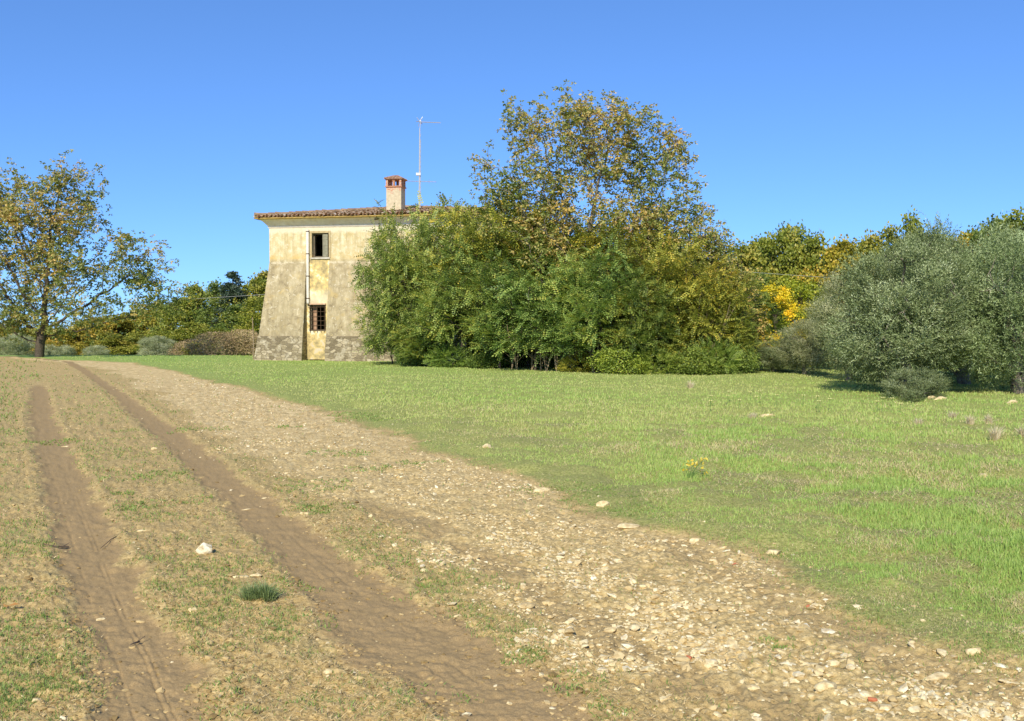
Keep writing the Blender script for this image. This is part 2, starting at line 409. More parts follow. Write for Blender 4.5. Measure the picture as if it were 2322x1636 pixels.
def weeds():
    # low broad-leaved green patches on the track
    cs = [(420,1125,.25),(300,1140,.2),(445,965,.5),(350,1065,.3),(265,1075,.2),(870,1265,.32),(940,1320,.22),(600,1400,.35),(590,1590,.25),(870,1580,.4),
          (50,1420,.3),(20,1340,.3),(630,1320,.25),(700,1090,.5),(760,1020,.4),(820,1055,.3),(1285,1530,.15),(1365,1590,.12),(490,1545,.18),(20,1400,.25),(60,1480,.2),
          (1270,1100,.5),(1380,1135,.55),(1460,1160,.3),(830,945,.6),(800,935,.5),(730,1140,.25),(690,1145,.25),(120,990,.4),(2270,1450,.3),(2240,1360,.3),(30,1560,.15),(1180,1475,.12),(940,1040,.3),(250,1110,.2),(640,960,.25),(1750,1440,.12)]
    X = []; Y = []
    for (px, py, R) in cs:
        g = GD(px, py); k = int(1800*R*min(1, 7/np.hypot(*g))*1.2)+60
        t = rng.uniform(0, 2*PI, k); q = R*np.sqrt(rng.random(k))
        xx = g[0]+q*np.cos(t)*1.1; yy = g[1]+q*np.sin(t)
        kp = fbm(xx*7, yy*7, 141, 3) > .42+.25*(q/R)**2*.6
        X.append(xx[kp]); Y.append(yy[kp])
    x = np.concatenate(X); y = np.concatenate(Y); r = np.hypot(x, y); n = len(x); z = Hfull(x, y)+.005
    L = rng.uniform(.012, .032, n)*(1+r*.02); W = np.maximum(.006, r*.0011)*rng.uniform(.7, 1.3, n)
    v = rng.uniform(.15, .42, n)
    tag(blades('low_weeds', x, y, z, L, W, rng.uniform(.3, 1.3, n), v, TR), 'small bright green weed patches on the bare track', 'weeds', kind='stuff')
weeds()

# ------------------------------------------------------------------ stones
def ico():
    t = (1+5**.5)/2
    V = np.array([(-1,t,0),(1,t,0),(-1,-t,0),(1,-t,0),(0,-1,t),(0,1,t),(0,-1,-t),(0,1,-t),(t,0,-1),(t,0,1),(-t,0,-1),(-t,0,1)], float)
    V /= np.linalg.norm(V[0])
    Fc = np.array([(0,11,5),(0,5,1),(0,1,7),(0,7,10),(0,10,11),(1,5,9),(5,11,4),(11,10,2),(10,7,6),(7,1,8),(3,9,4),(3,4,2),(3,2,6),(3,6,8),(3,8,9),(4,9,5),(2,4,11),(6,2,10),(8,6,7),(9,8,1)])
    return V, Fc
def ico2(k=1):
    V, Fc = ico()
    for _ in range(k):
        V = list(map(tuple, V)); cache = {}; nf = []
        def mid(a, b):
            key = (min(a, b), max(a, b))
            if key not in cache:
                m = np.array(V[a])+np.array(V[b]); m /= np.linalg.norm(m); V.append(tuple(m)); cache[key] = len(V)-1
            return cache[key]
        for a, b, c in Fc:
            ab, bc, ca = mid(a, b), mid(b, c), mid(c, a); nf += [(a, ab, ca), (b, bc, ab), (c, ca, bc), (ab, bc, ca)]
        Fc = np.array(nf); V = np.array(V)
    return V, Fc
def stone_mat(name, stops):
    m = N(name); p = m.coord(); g = m.geo()
    c = m.ramp(m.attr('v'), stops)
    c = m.mix(m.ramp(m.noise(g, 25, 4, .65), [(.38, .8), (.62, 0.)]), c, (.46, .32, .14))
    return m.pbr(c, .9, m.bump(m.noise(g, 120, 4, .6), .5, .004), .15)
SM = stone_mat('gravel_stone', [(0, (.46, .34, .16)), (.35, (.72, .56, .28)), (.7, (.88, .75, .44)), (1, (.93, .86, .62))])
def gravel():
    V0, F0 = ico()
    X = []; Y = []; R = []
    x, y, r = polar(340000, 3.1, 36, 34)
    M = masks(x, y)
    cl = fbm(x*2.0, y*2.0, 131, 4)
    dens = M['gravel']*np.clip((cl-.41)*6, .14, 1)*(1-.85*np.maximum(M['rut3'], M['rut4'])) + .004*(1-M['meadow'])*(1-M['gravel'])*(1-.6*np.maximum(M['rut1'],M['rut2'])) + .02*M['meadow']*(M['sdR'] < .8)
    kp = rng.random(len(x)) < dens*.5
    x, y, r = x[kp], y[kp], r[kp]; n = len(x)
    s = np.exp(rng.normal(math.log(.0078), .55, n)); s = np.clip(s, .0045, .03); s = np.maximum(s, r*.0008)
    z = Hfull(x, y)
    V = np.repeat(V0[None], n, 0) + rng.normal(0, .16, (n, 12, 3))
    V *= np.stack([rng.uniform(.8, 1.7, n), rng.uniform(.7, 1.2, n), rng.uniform(.35, .75, n)], 1)[:, None, :]
    a = rng.uniform(0, 2*PI, n); ca, sa = np.cos(a)[:, None], np.sin(a)[:, None]
    til = rng.normal(0, .25, n)[:, None]
    vx, vy, vz = V[..., 0], V[..., 1], V[..., 2]
    vz = vz + vx*til
    W = np.stack([vx*ca-vy*sa, vx*sa+vy*ca, vz], 2)*s[:, None, None]
    W += np.stack([x, y, z-s*.02], 1)[:, None, :]
    Fc = (F0[None]+np.arange(n)[:, None, None]*12).reshape(-1, 3)
    v = np.repeat(np.clip(rng.normal(.55, .25, n), 0, 1), 20)
    me = mkmesh('gravel', W.reshape(-1, 3), Fc, False, {'v': ('FACE', v)})
    tag(obj('gravel', me, SM), 'pale limestone gravel spread along the right side of the track', 'gravel', kind='stuff')
gravel()
def clods():
    V0, F0 = ico()
    x, y, r = polar(200000, 3.1, 18, 34); M = masks(x, y)
    rim = np.exp(-((M['d1']-.30)/.13)**2)+np.exp(-((M['d2']-.30)/.13)**2)+np.exp(-((M['d2']-.75)/.35)**2)*.35
    dens = np.clip(rim*.35+.05, 0, 1)*(1-M['meadow'])*(1-.8*M['gravel'])*np.clip((fbm(x*3, y*3, 151, 3)-.38)*5, .05, 1)
    kp = rng.random(len(x)) < dens*.6; x, y, r = x[kp], y[kp], r[kp]; n = len(x)
    s = np.clip(np.exp(rng.normal(math.log(.0065), .5, n)), .003, .02); z = Hfull(x, y)
    V = (np.repeat(V0[None], n, 0)+rng.normal(0, .2, (n, 12, 3)))*np.array([1.2, 1, .7])*s[:, None, None]
    V += np.stack([x, y, z], 1)[:, None, :]
    me = mkmesh('soil_clods', V.reshape(-1, 3), (F0[None]+np.arange(n)[:, None, None]*12).reshape(-1, 3), False, {'v': ('FACE', np.repeat(rng.random(n), 20))})
    m = N('soil_clod'); c = m.ramp(m.attr('v'), [(0, (.2, .135, .055)), (.6, (.4, .28, .12)), (1, (.58, .43, .2))])
    tag(obj('soil_clods', me, m.pbr(c, 1, None, .05)), 'crumbled brown soil clods along the edges of the wheel ruts', 'soil', kind='stuff')
clods()
def stone(x, y, sx, sy, sz, label, seed, v=.8, group=None, rz=0., mat=SM, cat='stone', sink=.3, name='stone'):
    r_ = np.random.default_rng(seed); V, Fc = ico2(2)
    for _ in range(9):                                   # chip facets off a ball
        d = r_.normal(0, 1, 3); d /= np.linalg.norm(d); h = r_.uniform(.55, .85)
        k = V@d; V = V - np.outer(np.clip(k-h, 0, None), d)
    V = V*(1+.06*(fbm(V[:, 0]*3+seed, V[:, 1]*3+V[:, 2]*2, seed, 3)-.5)[:, None]*2)
    V = V*np.array([sx, sy, sz])
    me = mkmesh('stone', V, Fc, False, {'v': ('FACE', np.full(len(Fc), v))})
    o = obj(name, me, mat); o.location = (x, y, Hp(x, y)+sz*(1-sink)-sz*.25); o.rotation_euler = (0, 0, rz)
    return tag(o, label, cat, group)
S = [  # px, py (full view), half sizes, label
 (461,1243,.078,.055,.05,'large pale limestone block lying between the two wheel ruts','rock',0.1),
 (538,1297,.06,.03,.014,'flat pale stone just above the spiky green tuft',None,0),
 (575,1291,.045,.025,.012,'small yellowish flat stone right of the flat pale stone above the tuft',None,.3),
 (432,1367,.03,.022,.016,'small white stone left of the spiky green tuft',None,.3),
 (228,1378,.032,.018,.013,'small white stone on the left edge of the left rut',None,.5),
 (735,1513,.03,.022,.015,'small cream stone in the turf near the bottom of the picture',None,.3),
 (952,1281,.03,.02,.018,'white stone in the turf right of the right wheel rut',None,.2),
 (1265,1467,.038,.022,.015,'pale flat stone on the turf strip left of the gravel ridge',None,.5),
 (1450,1500,.055,.026,.016,'elongated pale stone in the brown rut beside the gravel',None,.8),
 (2100,1507,.11,.035,.02,'long flat cream stone slab near the lower right corner',None,.5),
 (1735,1246,.06,.04,.03,'white stone at the meadow edge of the gravel',None,.2),
 (1560,1217,.06,.04,.03,'cream stone on the grassy edge of the gravel track',None,.2),
 (1408,1187,.1,.06,.03,'broad white stone half buried at the right gravel edge',None,.2),
 (1215,1100,.1,.06,.04,'pale stone at the meadow edge in the middle of the picture',None,.2),
 (1090,1015,.08,.06,.05,'lone pale stone lying in the meadow beside the track bend',None,.2),
 (345,1010,.05,.03,.025,'small white stone in the turf between the ruts farther up',None,.2),
 (556,1137,.06,.016,.01,'thin pale stone lying in the right wheel rut',None,.5),
 (600,1113,.06,.016,.01,'thin pale splinter stone at the upper edge of the right wheel rut',None,.4),
 (150,998,.08,.03,.012,'flat pale stone in the left wheel rut',None,.1),
 (682,1155,.045,.03,.02,'pale stone on the right lip of the right wheel rut',None,.1),
 (318,1190,.05,.02,.012,'sunken tan stone left of the large limestone block',None,.1),
 (1720,934,.2,.08,.06,'flat white stone in the middle of the green meadow',None,.1),
 (2088,897,.14,.08,.08,'white stone at the foot of the large olive tree',None,.1),
 (2110,901,.16,.08,.07,'pale stone right of the stone at the olive tree foot',None,.1),
 (2268,909,.14,.08,.07,'pale stone in the grass at the right edge under the olives',None,.1),
 (2205,1068,.07,.05,.04,'small white stone in the lush grass at the right edge',None,.1),
 (2255,1228,.05,.04,.035,'cream stone in the tufted grass near the right edge',None,.1),
 (1352,1140,.07,.05,.045,'small white stone on the bright green verge',None,.1),
 (2185,1478,.05,.035,.03,'rounded white stone at the edge of the grass lower right',None,.1),
 (1855,1548,.06,.04,.03,'grey white stone among the rubble near the bottom right',None,.1),
]
for k, (px, py, a, b, c, lab, nm, rz) in enumerate(S):
    g = GD(px, py); stone(g[0], g[1], a, b, c, lab, 100+k, .97 if k == 0 else .55, rz=rz, name=nm or 'stone', sink=.25 if k == 0 else .68)
def loose():
    r_ = np.random.default_rng(5); k = 0
    for _ in range(4000):
        if k >= 70: break
        px = r_.uniform(700, 2290); py = r_.uniform(1050, 1600); g = GD(px, py)
        M = masks(np.array([g[0]]), np.array([g[1]]))
        if M['gravel'][0] < .8 or max(M['rut3'][0], M['rut4'][0]) > .4: continue
        s = r_.uniform(.018, .032)
        stone(g[0], g[1], s*r_.uniform(1, 1.5), s, s*.6, 'fist sized pale limestone chunk loose in the gravel band of the track', 300+k, r_.uniform(.15, .8), 'larger stones lying in the gravel band', r_.uniform(0, 3))
        k += 1
loose()
brick_m = N('broken_brick'); BRK = brick_m.pbr((.5, .17, .08), .9)
for k, (px, py, lab) in enumerate([(1648,1262,'red brick fragment at the upper edge of the gravel'), (1812,1360,'red brick fragment in the middle of the gravel band'), (1545,1478,'flat red brick chip near the brown rut'), (1955,1566,'red brick chip in the lower right rubble')]):
    g = GD(px, py); stone(g[0], g[1], .025, .016, .012, lab, 700+k, rz=k, mat=BRK, cat='brick fragment', name='brick_fragment')

# ------------------------------------------------------------------ house
HO = (-12.1, 49.8, 0.0); HR = -math.radians(11)
HW, HD, HT, ZS = 11.05, 10.6, 6.68, 4.80
def wall_mat():
    m = N('weathered_plaster'); p = m.coord(); x, y, z = m.sep(p)
    nL = m.noise(p, .9, 5, .6); nM = m.noise(p, 3.2, 6, .65); nS = m.noise(p, 14, 5, .7); nF = m.noise(p, 60, 3, .6)
    streak = m.noise(m.scale(p, (3.5, 3.5, .28)), 1.0, 5, .65)
    up = m.ramp(nM, [(.32, (.54, .41, .19)), (.5, (.72, .60, .34)), (.66, (.82, .74, .52))])
    up = m.mix(m.ramp(streak, [(.45, 0.), (.66, .7)]), up, (.54, .42, .2))
    drip = m.noise(m.scale(p, (5, 5, .16)), 1.0, 4, .7)
    up = m.mix(m.math('MULTIPLY', m.ramp(drip, [(.52, 0.), (.6, .8)]), m.math('MULTIPLY_ADD', z, .55, -2.7, clamp=True)), up, (.36, .29, .16))
    up = m.mix(m.ramp(m.noise(p, 5.5, 6, .7), [(.57, 0.), (.61, .6)]), up, (.84, .78, .62))
    # brighter yellow just above the storey line
    band = m.math('SUBTRACT', 1.0, m.math('MULTIPLY', m.math('ABSOLUTE', m.math('SUBTRACT', z, 5.02)), 3.4), clamp=True)
    up = m.mix(m.math('MULTIPLY', band, m.ramp(nL, [(.35, .1), (.6, .8)])), up, (.72, .46, .13))
    lo = m.ramp(nM, [(.32, (.30, .235, .135)), (.5, (.50, .405, .24)), (.66, (.68, .575, .37))])
    lo = m.mix(m.ramp(streak, [(.42, .0), (.66, .8)]), lo, (.33, .26, .14))
    lo = m.mix(m.ramp(nL, [(.48, 0.), (.62, .6)]), lo, (.54, .45, .27))
    # orange-ish lichen, white repaired spots
    lo = m.mix(m.ramp(m.noise(p, 1.7, 4, .6, 1.0), [(.55, 0.), (.68, .5)]), lo, (.6, .43, .16))
    lo = m.mix(m.ramp(nS, [(.64, 0.), (.68, .6)]), lo, (.62, .56, .43))
    edge = m.math('MULTIPLY_ADD', m.math('SUBTRACT', nM, .5), .35, z)
    fine = m.noise(m.scale(p, (9, 9, 1.1)), 1.0, 5, .7)
    lo = m.mix(m.ramp(fine, [(.46, 0.), (.7, .55)]), lo, (.3, .235, .13))
    up = m.mix(m.ramp(fine, [(.5, 0.), (.72, .45)]), up, (.46, .35, .17))
    vor = m.n('ShaderNodeTexVoronoi', feature='DISTANCE_TO_EDGE', i={'Vector': m.n('ShaderNodeVectorMath', operation='ADD', i={0: p, 1: m.n('ShaderNodeTexNoise', i={'Vector': p, 'Scale': 2.5}).outputs[1]}).outputs[0], 'Scale': .55}).outputs['Distance']
    lo = m.mix(m.ramp(vor, [(.0, .7), (.012, 0.)]), lo, (.16, .12, .07))
    lo = m.mix(m.ramp(m.noise(p, 4.5, 6, .7, .5), [(.60, 0.), (.63, .75)]), lo, (.7, .62, .45))
    c = m.mix(m.ramp(m.math('MULTIPLY_ADD', edge, 4, -19.1, clamp=True), [(0, 0.), (1, 1.)]), lo, up)
    # bleached, chipped line of plaster at the storey line
    ln = m.math('SUBTRACT', 1.0, m.math('MULTIPLY', m.math('ABSOLUTE', m.math('SUBTRACT', m.math('MULTIPLY_ADD', m.math('SUBTRACT', nS, .5), .12, z), 4.8)), 14), clamp=True)
    c = m.mix(m.math('MULTIPLY', ln, m.ramp(nM, [(.42, 0.), (.55, .85)])), c, (.76, .66, .46))
    # white band under the eaves
    c = m.mix(m.ramp(m.math('MULTIPLY_ADD', edge, 8, -49.6, clamp=True), [(0, 0.), (1, .8)]), c, (.78, .7, .52))
    # damp foot
    c = m.mix(m.math('MULTIPLY', m.math('SUBTRACT', 1.0, m.math('MULTIPLY', z, .45), clamp=True), .35), c, (.22, .19, .13))
    c = m.mix(m.ramp(nF, [(.3, .25), (.6, 0.)]), c, (.3, .25, .17))
    h = m.math('ADD', nS, m.math('MULTIPLY', nF, .4))
    return m.pbr(c, .95, m.bump(h, .5, .02), .08)
def recess_mat():
    m = N('recess_plaster'); p = m.coord(); x, y, z = m.sep(p)
    nM = m.noise(p, 2.6, 5, .6); nS = m.noise(p, 9, 5, .7)
    c = m.ramp(nM, [(.36, (.34, .27, .14)), (.46, (.56, .43, .2)), (.54, (.76, .56, .22)), (.62, (.85, .76, .54))])
    zl = m.math('SUBTRACT', 1.0, m.math('MULTIPLY', m.math('ABSOLUTE', m.math('SUBTRACT', z, 3.0)), 1.8), clamp=True)
    c = m.mix(m.math('MULTIPLY', zl, .75), c, (.74, .66, .47))
    bk = m.n('ShaderNodeTexBrick', i={'Vector': m.scale(p, (1, 0, 1)), 'Color1': (.5, .2, .1, 1), 'Color2': (.42, .16, .08, 1), 'Mortar': (.6, .5, .35, 1), 'Scale': 3.6, 'Mortar Size': .02})
    bmk = m.math('MULTIPLY', m.ramp(nM, [(.50, 0.), (.55, .8)]), m.math('MULTIPLY_ADD', z, -1.5, 2.2, clamp=True))
    c = m.mix(bmk, c, bk.outputs[0])
    return m.pbr(c, .95, m.bump(nS, .6, .02), .08)
def plinth_mat():
    m = N('rubble_stone'); p = m.coord(); x, y, z = m.sep(p)
    q = m.n('ShaderNodeCombineXYZ', i={0: m.math('ADD', x, m.math('MULTIPLY', m.noise(p, 2.2, 2), .25)), 1: m.math('MULTIPLY', z, 1.0), 2: y}).outputs[0]
    q2 = m.n('ShaderNodeVectorMath', operation='ADD', i={0: q, 1: m.n('ShaderNodeVectorMath', operation='SCALE', i={0: m.n('ShaderNodeTexNoise', i={'Vector': p, 'Scale': 3.0}).outputs[1], 3: .12}).outputs[0]}).outputs[0]
    vs = m.scale(q2, (3.6, 7.2, 1.0))
    vd = m.n('ShaderNodeTexVoronoi', feature='DISTANCE_TO_EDGE', i={'Vector': vs, 'Scale': 1.0, 'Randomness': .75}).outputs['Distance']
    vc = m.n('ShaderNodeTexVoronoi', i={'Vector': vs, 'Scale': 1.0, 'Randomness': .75}).outputs['Color']
    c = m.ramp(m.sep(vc)[0], [(0, (.19, .15, .09)), (.5, (.36, .29, .175)), (1, (.58, .48, .32))])
    c = m.mix(m.ramp(vd, [(.03, .9), (.09, 0.)]), c, (.16, .125, .08))
    c = m.mix(m.ramp(m.noise(p, 6, 5, .7), [(.45, 0.), (.65, .5)]), c, (.3, .245, .15))
    c = m.mix(m.ramp(m.noise(p, 2.3, 4, .6), [(.55, 0.), (.62, .6)]), c, (.6, .52, .37))
    c = m.mix(m.ramp(m.noise(p, 20, 4, .7), [(.35, .6), (.5, 0.)]), c, (.12, .1, .06))
    return m.pbr(c, .95, m.bump(m.math('MULTIPLY_ADD', m.noise(p, 16, 4, .7), .4, m.math('MINIMUM', vd, .15)), .9, .06), .08)
def simple_mat(name, c1, c2, sc=8, rough=.9, bump=.3, spec=.1, metal=0):
    m = N(name); p = m.coord(); n = m.noise(p, sc, 5, .65)
    return m.pbr(m.ramp(n, [(.3, c1), (.7, c2)]), rough, m.bump(n, bump, .02), spec, metal)
def house():
    WM, PM, RM = wall_mat(), plinth_mat(), recess_mat()
    root = thing('farmhouse', HO, HR, 'abandoned two storey farmhouse with ochre upper plaster, sloping lower walls and tiled hip roof', 'house')
    holes = [(2.26, 3.13, 5.04, 6.24), (2.10, 2.95, 1.41, 2.70), (7.9, 8.77, 5.04, 6.24), (7.95, 8.8, 1.41, 2.70)]
    recs = [(1.95, 3.15), (7.78, 8.98)]
    # core wall with openings
    b = MB()
    xs = sorted({0, HW, *[h[0] for h in holes], *[h[1] for h in holes], *[r for q in recs for r in q]})
    xs = sorted(set(xs) | set(np.round(np.arange(.6, HW, .9), 2)))
    zs = sorted({0, ZS, HT, *[h[2] for h in holes], *[h[3] for h in holes], .7, 3.4, 4.1, 5.6})
    bl = [MB(), MB()]          # bays between buttresses are their own part
    for i in range(len(xs)-1):
        for j in range(len(zs)-1):
            cx, cz = (xs[i]+xs[i+1])/2, (zs[j]+zs[j+1])/2
            if any(h[0] < cx < h[1] and h[2] < cz < h[3] for h in holes): continue
            inbay = any(r[0] < cx < r[1] for r in recs) and cz < 5.04
            t = bl[0 if cx < 5 else 1] if inbay else b
            t.grid((xs[i], 0, zs[j]), (xs[i+1], 0, zs[j]), (xs[i+1], 0, zs[j+1]), (xs[i], 0, zs[j+1]), 3, 3)
            b.add([(xs[i], .5, zs[j]), (xs[i+1], .5, zs[j]), (xs[i+1], .5, zs[j+1]), (xs[i], .5, zs[j+1])], [[0, 3, 2, 1]])
    for (x0, x1, z0, z1) in holes:
        b.add([(x0,0,z0),(x1,0,z0),(x1,.5,z0),(x0,.5,z0),(x0,0,z1),(x1,0,z1),(x1,.5,z1),(x0,.5,z1)], [[0,1,2,3],[4,7,6,5],[0,3,7,4],[1,5,6,2]])
    b.grid((0, HD, 0), (0, 0, 0), (0, 0, HT), (0, HD, HT), 12, 8)
    b.grid((HW, 0, 0), (HW, HD, 0), (HW, HD, HT), (HW, 0, HT), 12, 8)
    b.grid((HW, HD, 0), (0, HD, 0), (0, HD, HT), (HW, HD, HT), 12, 8)
    b.build('wall', WM, root); 
    for q in bl: q.build('window_bay', RM, root)
    # battered lower walls; foot pushed out by bd in front and bs at the sides
    bd, bs, zp = .66, .5, 1.13
    segs = [(0, recs[0][0], True, False), (recs[0][1], recs[1][0], False, False), (recs[1][1], HW, False, True)]
    def off(z, d): return d*(1-z/ZS)
    for (x0, x1, L, R) in segs:
        b = MB(); pl = MB()
        nx = max(4, int((x1-x0)/.35))
        xa = lambda z, e=0: x0-(off(z, bs) if L else 0)-(e if L else 0)
        xb = lambda z, e=0: x1+(off(z, bs) if R else 0)+(e if R else 0)
        zz = [zp, 1.8, 2.5, 3.2, 4.0, ZS]
        for z0, z1 in zip(zz[:-1], zz[1:]):
            b.grid((xa(z0), -off(z0, bd), z0), (xb(z0), -off(z0, bd), z0), (xb(z1), -off(z1, bd), z1), (xa(z1), -off(z1, bd), z1), nx, 4, .012)
            if not L: b.grid((xa(z0), 0.005, z0), (xa(z0), -off(z0, bd), z0), (xa(z1), -off(z1, bd), z1), (xa(z1), 0.005, z1), 3, 4, .012)
            if not R: b.grid((xb(z0), -off(z0, bd), z0), (xb(z0), 0.005, z0), (xb(z1), 0.005, z1), (xb(z1), -off(z1, bd), z1), 3, 4, .012)
            if L: b.grid((xa(z0), HD, z0), (xa(z0), -off(z0, bd), z0), (xa(z1), -off(z1, bd), z1), (xa(z1), HD, z1), 16, 4, .012)
            if R: b.grid((xb(z0), -off(z0, bd), z0), (xb(z0), HD, z0), (xb(z1), HD, z1), (xb(z1), -off(z1, bd), z1), 16, 4, .012)
        e = .035; zz = [-.6, 0, .4, .8, zp+.02]
        for z0, z1 in zip(zz[:-1], zz[1:]):
            pl.grid((xa(z0, e), -off(z0, bd)-e, z0), (xb(z0, e), -off(z0, bd)-e, z0), (xb(z1, e), -off(z1, bd)-e, z1), (xa(z1, e), -off(z1, bd)-e, z1), nx*2, 5, .022)
            pl.grid((xa(z0, e), HD if L else 0.006, z0), (xa(z0, e), -off(z0, bd)-e, z0), (xa(z1, e), -off(z1, bd)-e, z1), (xa(z1, e), HD if L else 0.006, z1), 6, 5, .022)
            pl.grid((xb(z0, e), -off(z0, bd)-e, z0), (xb(z0, e), HD if R else 0.006, z0), (xb(z1, e), HD if R else 0.006, z1), (xb(z1, e), -off(z1, bd)-e, z1), 6, 5, .022)
        z1 = zp+.02
        pl.grid((xa(z1, e), -off(z1, bd)-e, z1), (xb(z1, e), -off(z1, bd)-e, z1), (xb(z1), -off(z1, bd)+.02, z1+.01), (xa(z1), -off(z1, bd)+.02, z1+.01), nx*2, 1, .022)
        bo = b.build('buttress', WM, root); pl.build('stone_plinth', PM, bo)
    # cornice : coved soffit around the house
    CM = simple_mat('cornice_plaster', (.74, .62, .5), (.92, .82, .7), 4)
    prof = [(0.0, 6.5), (-.05, 6.56), (-.05, 6.62), (-.08, 6.66), (-.24, 6.84), (-.38, 6.93), (-.42, 6.93)]
    def ringmesh(prof, nm, mat, par, n=14):
        b = MB()
        for (o0, z0), (o1, z1) in zip(prof[:-1], prof[1:]):
            c0 = [(o0, o0), (HW-o0, o0), (HW-o0, HD-o0), (o0, HD-o0)]; c1 = [(o1, o1), (HW-o1, o1), (HW-o1, HD-o1), (o1, HD-o1)]
            for k in range(4):
                a, d = c0[k], c0[(k+1) % 4]; e, f = c1[k], c1[(k+1) % 4]
                b.grid((*a, z0), (*d, z0), (*f, z1), (*e, z1), n, 1)
        return b.build(nm, mat, par)
    ringmesh(prof, 'cornice', CM, root)
    # roof
    TP = .16; E = .52; ze = 7.0
    RMt = N('old_roof_tiles'); p = RMt.coord()
    tc = RMt.ramp(RMt.attr('v'), [(0, (.3, .18, .1)), (.3, (.52, .33, .19)), (.55, (.7, .48, .3)), (.8, (.78, .62, .42)), (1, (.85, .76, .6))])
    tc = RMt.mix(RMt.ramp(RMt.noise(p, 4, 5, .7), [(.5, 0.), (.68, .6)]), tc, (.52, .4, .15))
    TM = RMt.pbr(tc, .9, RMt.bump(RMt.noise(p, 30, 3), .4, .01), .1)
    V = []; Fq = []; va = []; n = 0
    zr = lambda d: ze+(d+E)*TP
    rr = np.random.default_rng(3)
    hd = HD/2
    # four slopes: (origin, along, inward, length)
    for (ox, oy, ax, ay, ix, iy, Ln, Dp) in ((-E, -E, 1, 0, 0, 1, HW+2*E, hd+E), (HW+E, -E, 0, 1, -1, 0, HD+2*E, hd+E),
                                       (HW+E, HD+E, -1, 0, 0, -1, HW+2*E, hd+E), (-E, HD+E, 0, -1, 1, 0, HD+2*E, hd+E)):
        ncol = int(Ln/.2)
        for c in range(ncol):
            s = (c+.5)*Ln/ncol
            lim = min(s, Ln-s, Dp)
            row = -.06; first = True
            while row < lim:
                ln = .42; w0 = .088; w1 = .072
                sj = s+rr.normal(0, .018); r0 = row+rr.normal(0, .025); lift = rr.normal(0, .010); yaw = rr.normal(0, .035)
                for cover in (1, 0):
                    sg = 1 if cover else -1
                    so_ = sj if cover else sj+.1
                    ring = []
                    for (q, wd, dz) in ((r0, w0, .05+lift), (min(r0+ln, lim+.1), w1, .035)):
                        for k in range(5):
                            t = PI*k/4
                            u = so_+wd*math.cos(t)+yaw*(q-r0); hh = (wd*.8*math.sin(t)*sg + (.02 if cover else .06)+dz*(1 if cover else .6))
                            ring.append((ox+ax*u+ix*q, oy+ay*u+iy*q, ze+q*TP+hh))
                    V += ring
                    for k in range(4): Fq.append((n+k, n+k+1, n+5+k+1, n+5+k))
                    n += 10; va += [np.clip(rr.normal(.5, .24), 0, 1)]*4
                row += .33
    roof = obj('roof', mkmesh('roof', np.array(V), np.array(Fq), False, {'v': ('FACE', np.array(va))}), TM, root)
    # hip and ridge caps
    cap = MB()
    zt = ze+(hd+E)*TP+.12
    cr = (HW-HD)/2
    rl = [(hd, hd, zt), (HW-hd, hd, zt)]
    for a, bb in (((-E, -E, ze+.12), rl[0]), ((HW+E, -E, ze+.12), rl[1]), ((HW+E, HD+E, ze+.12), rl[1]), ((-E, HD+E, ze+.12), rl[0]), (rl[0], rl[1])):
        a = np.array(a, float); bb = np.array(bb, float); L = np.linalg.norm(bb-a); k = max(1, int(L/.36))
        for i in range(k):
            p0 = a+(bb-a)*i/k; p1 = a+(bb-a)*(i+1.15)/k
            cap.tube([p0+[0, 0, rr.normal(.01, .012)], p1+[0, 0, rr.normal(0, .008)]], [.11, .085], 7)
    cap.build('ridge_cap', simple_mat('ridge_tile', (.2, .13, .08), (.45, .32, .2), 3), roof)
    # closed roof deck and ochre lichen-covered eave slabs
    dk = MB(); c = [(-E+.05, -E+.05), (HW+E-.05, -E+.05), (HW+E-.05, HD+E-.05), (-E+.05, HD+E-.05)]
    z0 = ze-.01
    q = [(*k, z0) for k in c]+[(hd, hd, zt-.14), (HW-hd, hd, zt-.14)]
    dk.add(q, [[0, 1, 5, 4], [2, 3, 4, 5]], [[1, 2, 5], [3, 0, 4]]); dk.build('roof_deck', simple_mat('roof_deck', (.2, .14, .09), (.3, .2, .12)), roof)
    ringmesh([(-.37, 6.92), (-.52, 6.93), (-.555, 6.94), (-.56, 6.97), (-.52, 7.0)], 'eave_slab', simple_mat('eave_lichen', (.3, .2, .07), (.56, .39, .12), 5), roof, 60)
    # chimney
    cx, cy = 5.63, 3.0; zb = zr(cy)-.25
    ch = MB(); cm = N('chimney_render'); p = cm.coord(); z = cm.sep(p)[2]
    bk = cm.n('ShaderNodeTexBrick', i={'Vector': cm.n('ShaderNodeCombineXYZ', i={0: cm.math('ADD', cm.sep(p)[0], cm.sep(p)[1]), 1: z}).outputs[0], 'Color1': (.48, .16, .08, 1), 'Color2': (.58, .25, .13, 1), 'Mortar': (.6, .5, .38, 1), 'Scale': 1.0, 'Mortar Size': .012, 'Brick Width': .24, 'Row Height': .075})
    rend = cm.ramp(cm.noise(p, 8, 4), [(.3, (.48, .4, .26)), (.7, (.64, .55, .37))])
    f = cm.math('MULTIPLY_ADD', cm.math('SUBTRACT', cm.noise(p, 5, 4, .65), .5), 1.6, z)
    c = cm.mix(cm.ramp(cm.math('MULTIPLY_ADD', f, 5.0, -42.7, clamp=True), [(0, 0.), (1, 1.)]), rend, bk.outputs[0])
    c = cm.mix(cm.ramp(cm.noise(p, 9, 4, .6), [(.55, 0.), (.6, .6)]), c, rend)
    CH = cm.pbr(c, .95, cm.bump(bk.outputs['Fac'], -.5, .02), .1)
    ch.box(cx-.40, cx+.40, cy-.36, cy+.36, zb, 8.78)
    chim = ch.build('chimney', CH, roof)
    BR = simple_mat('chimney_brick', (.34, .13, .07), (.58, .33, .2), 14)
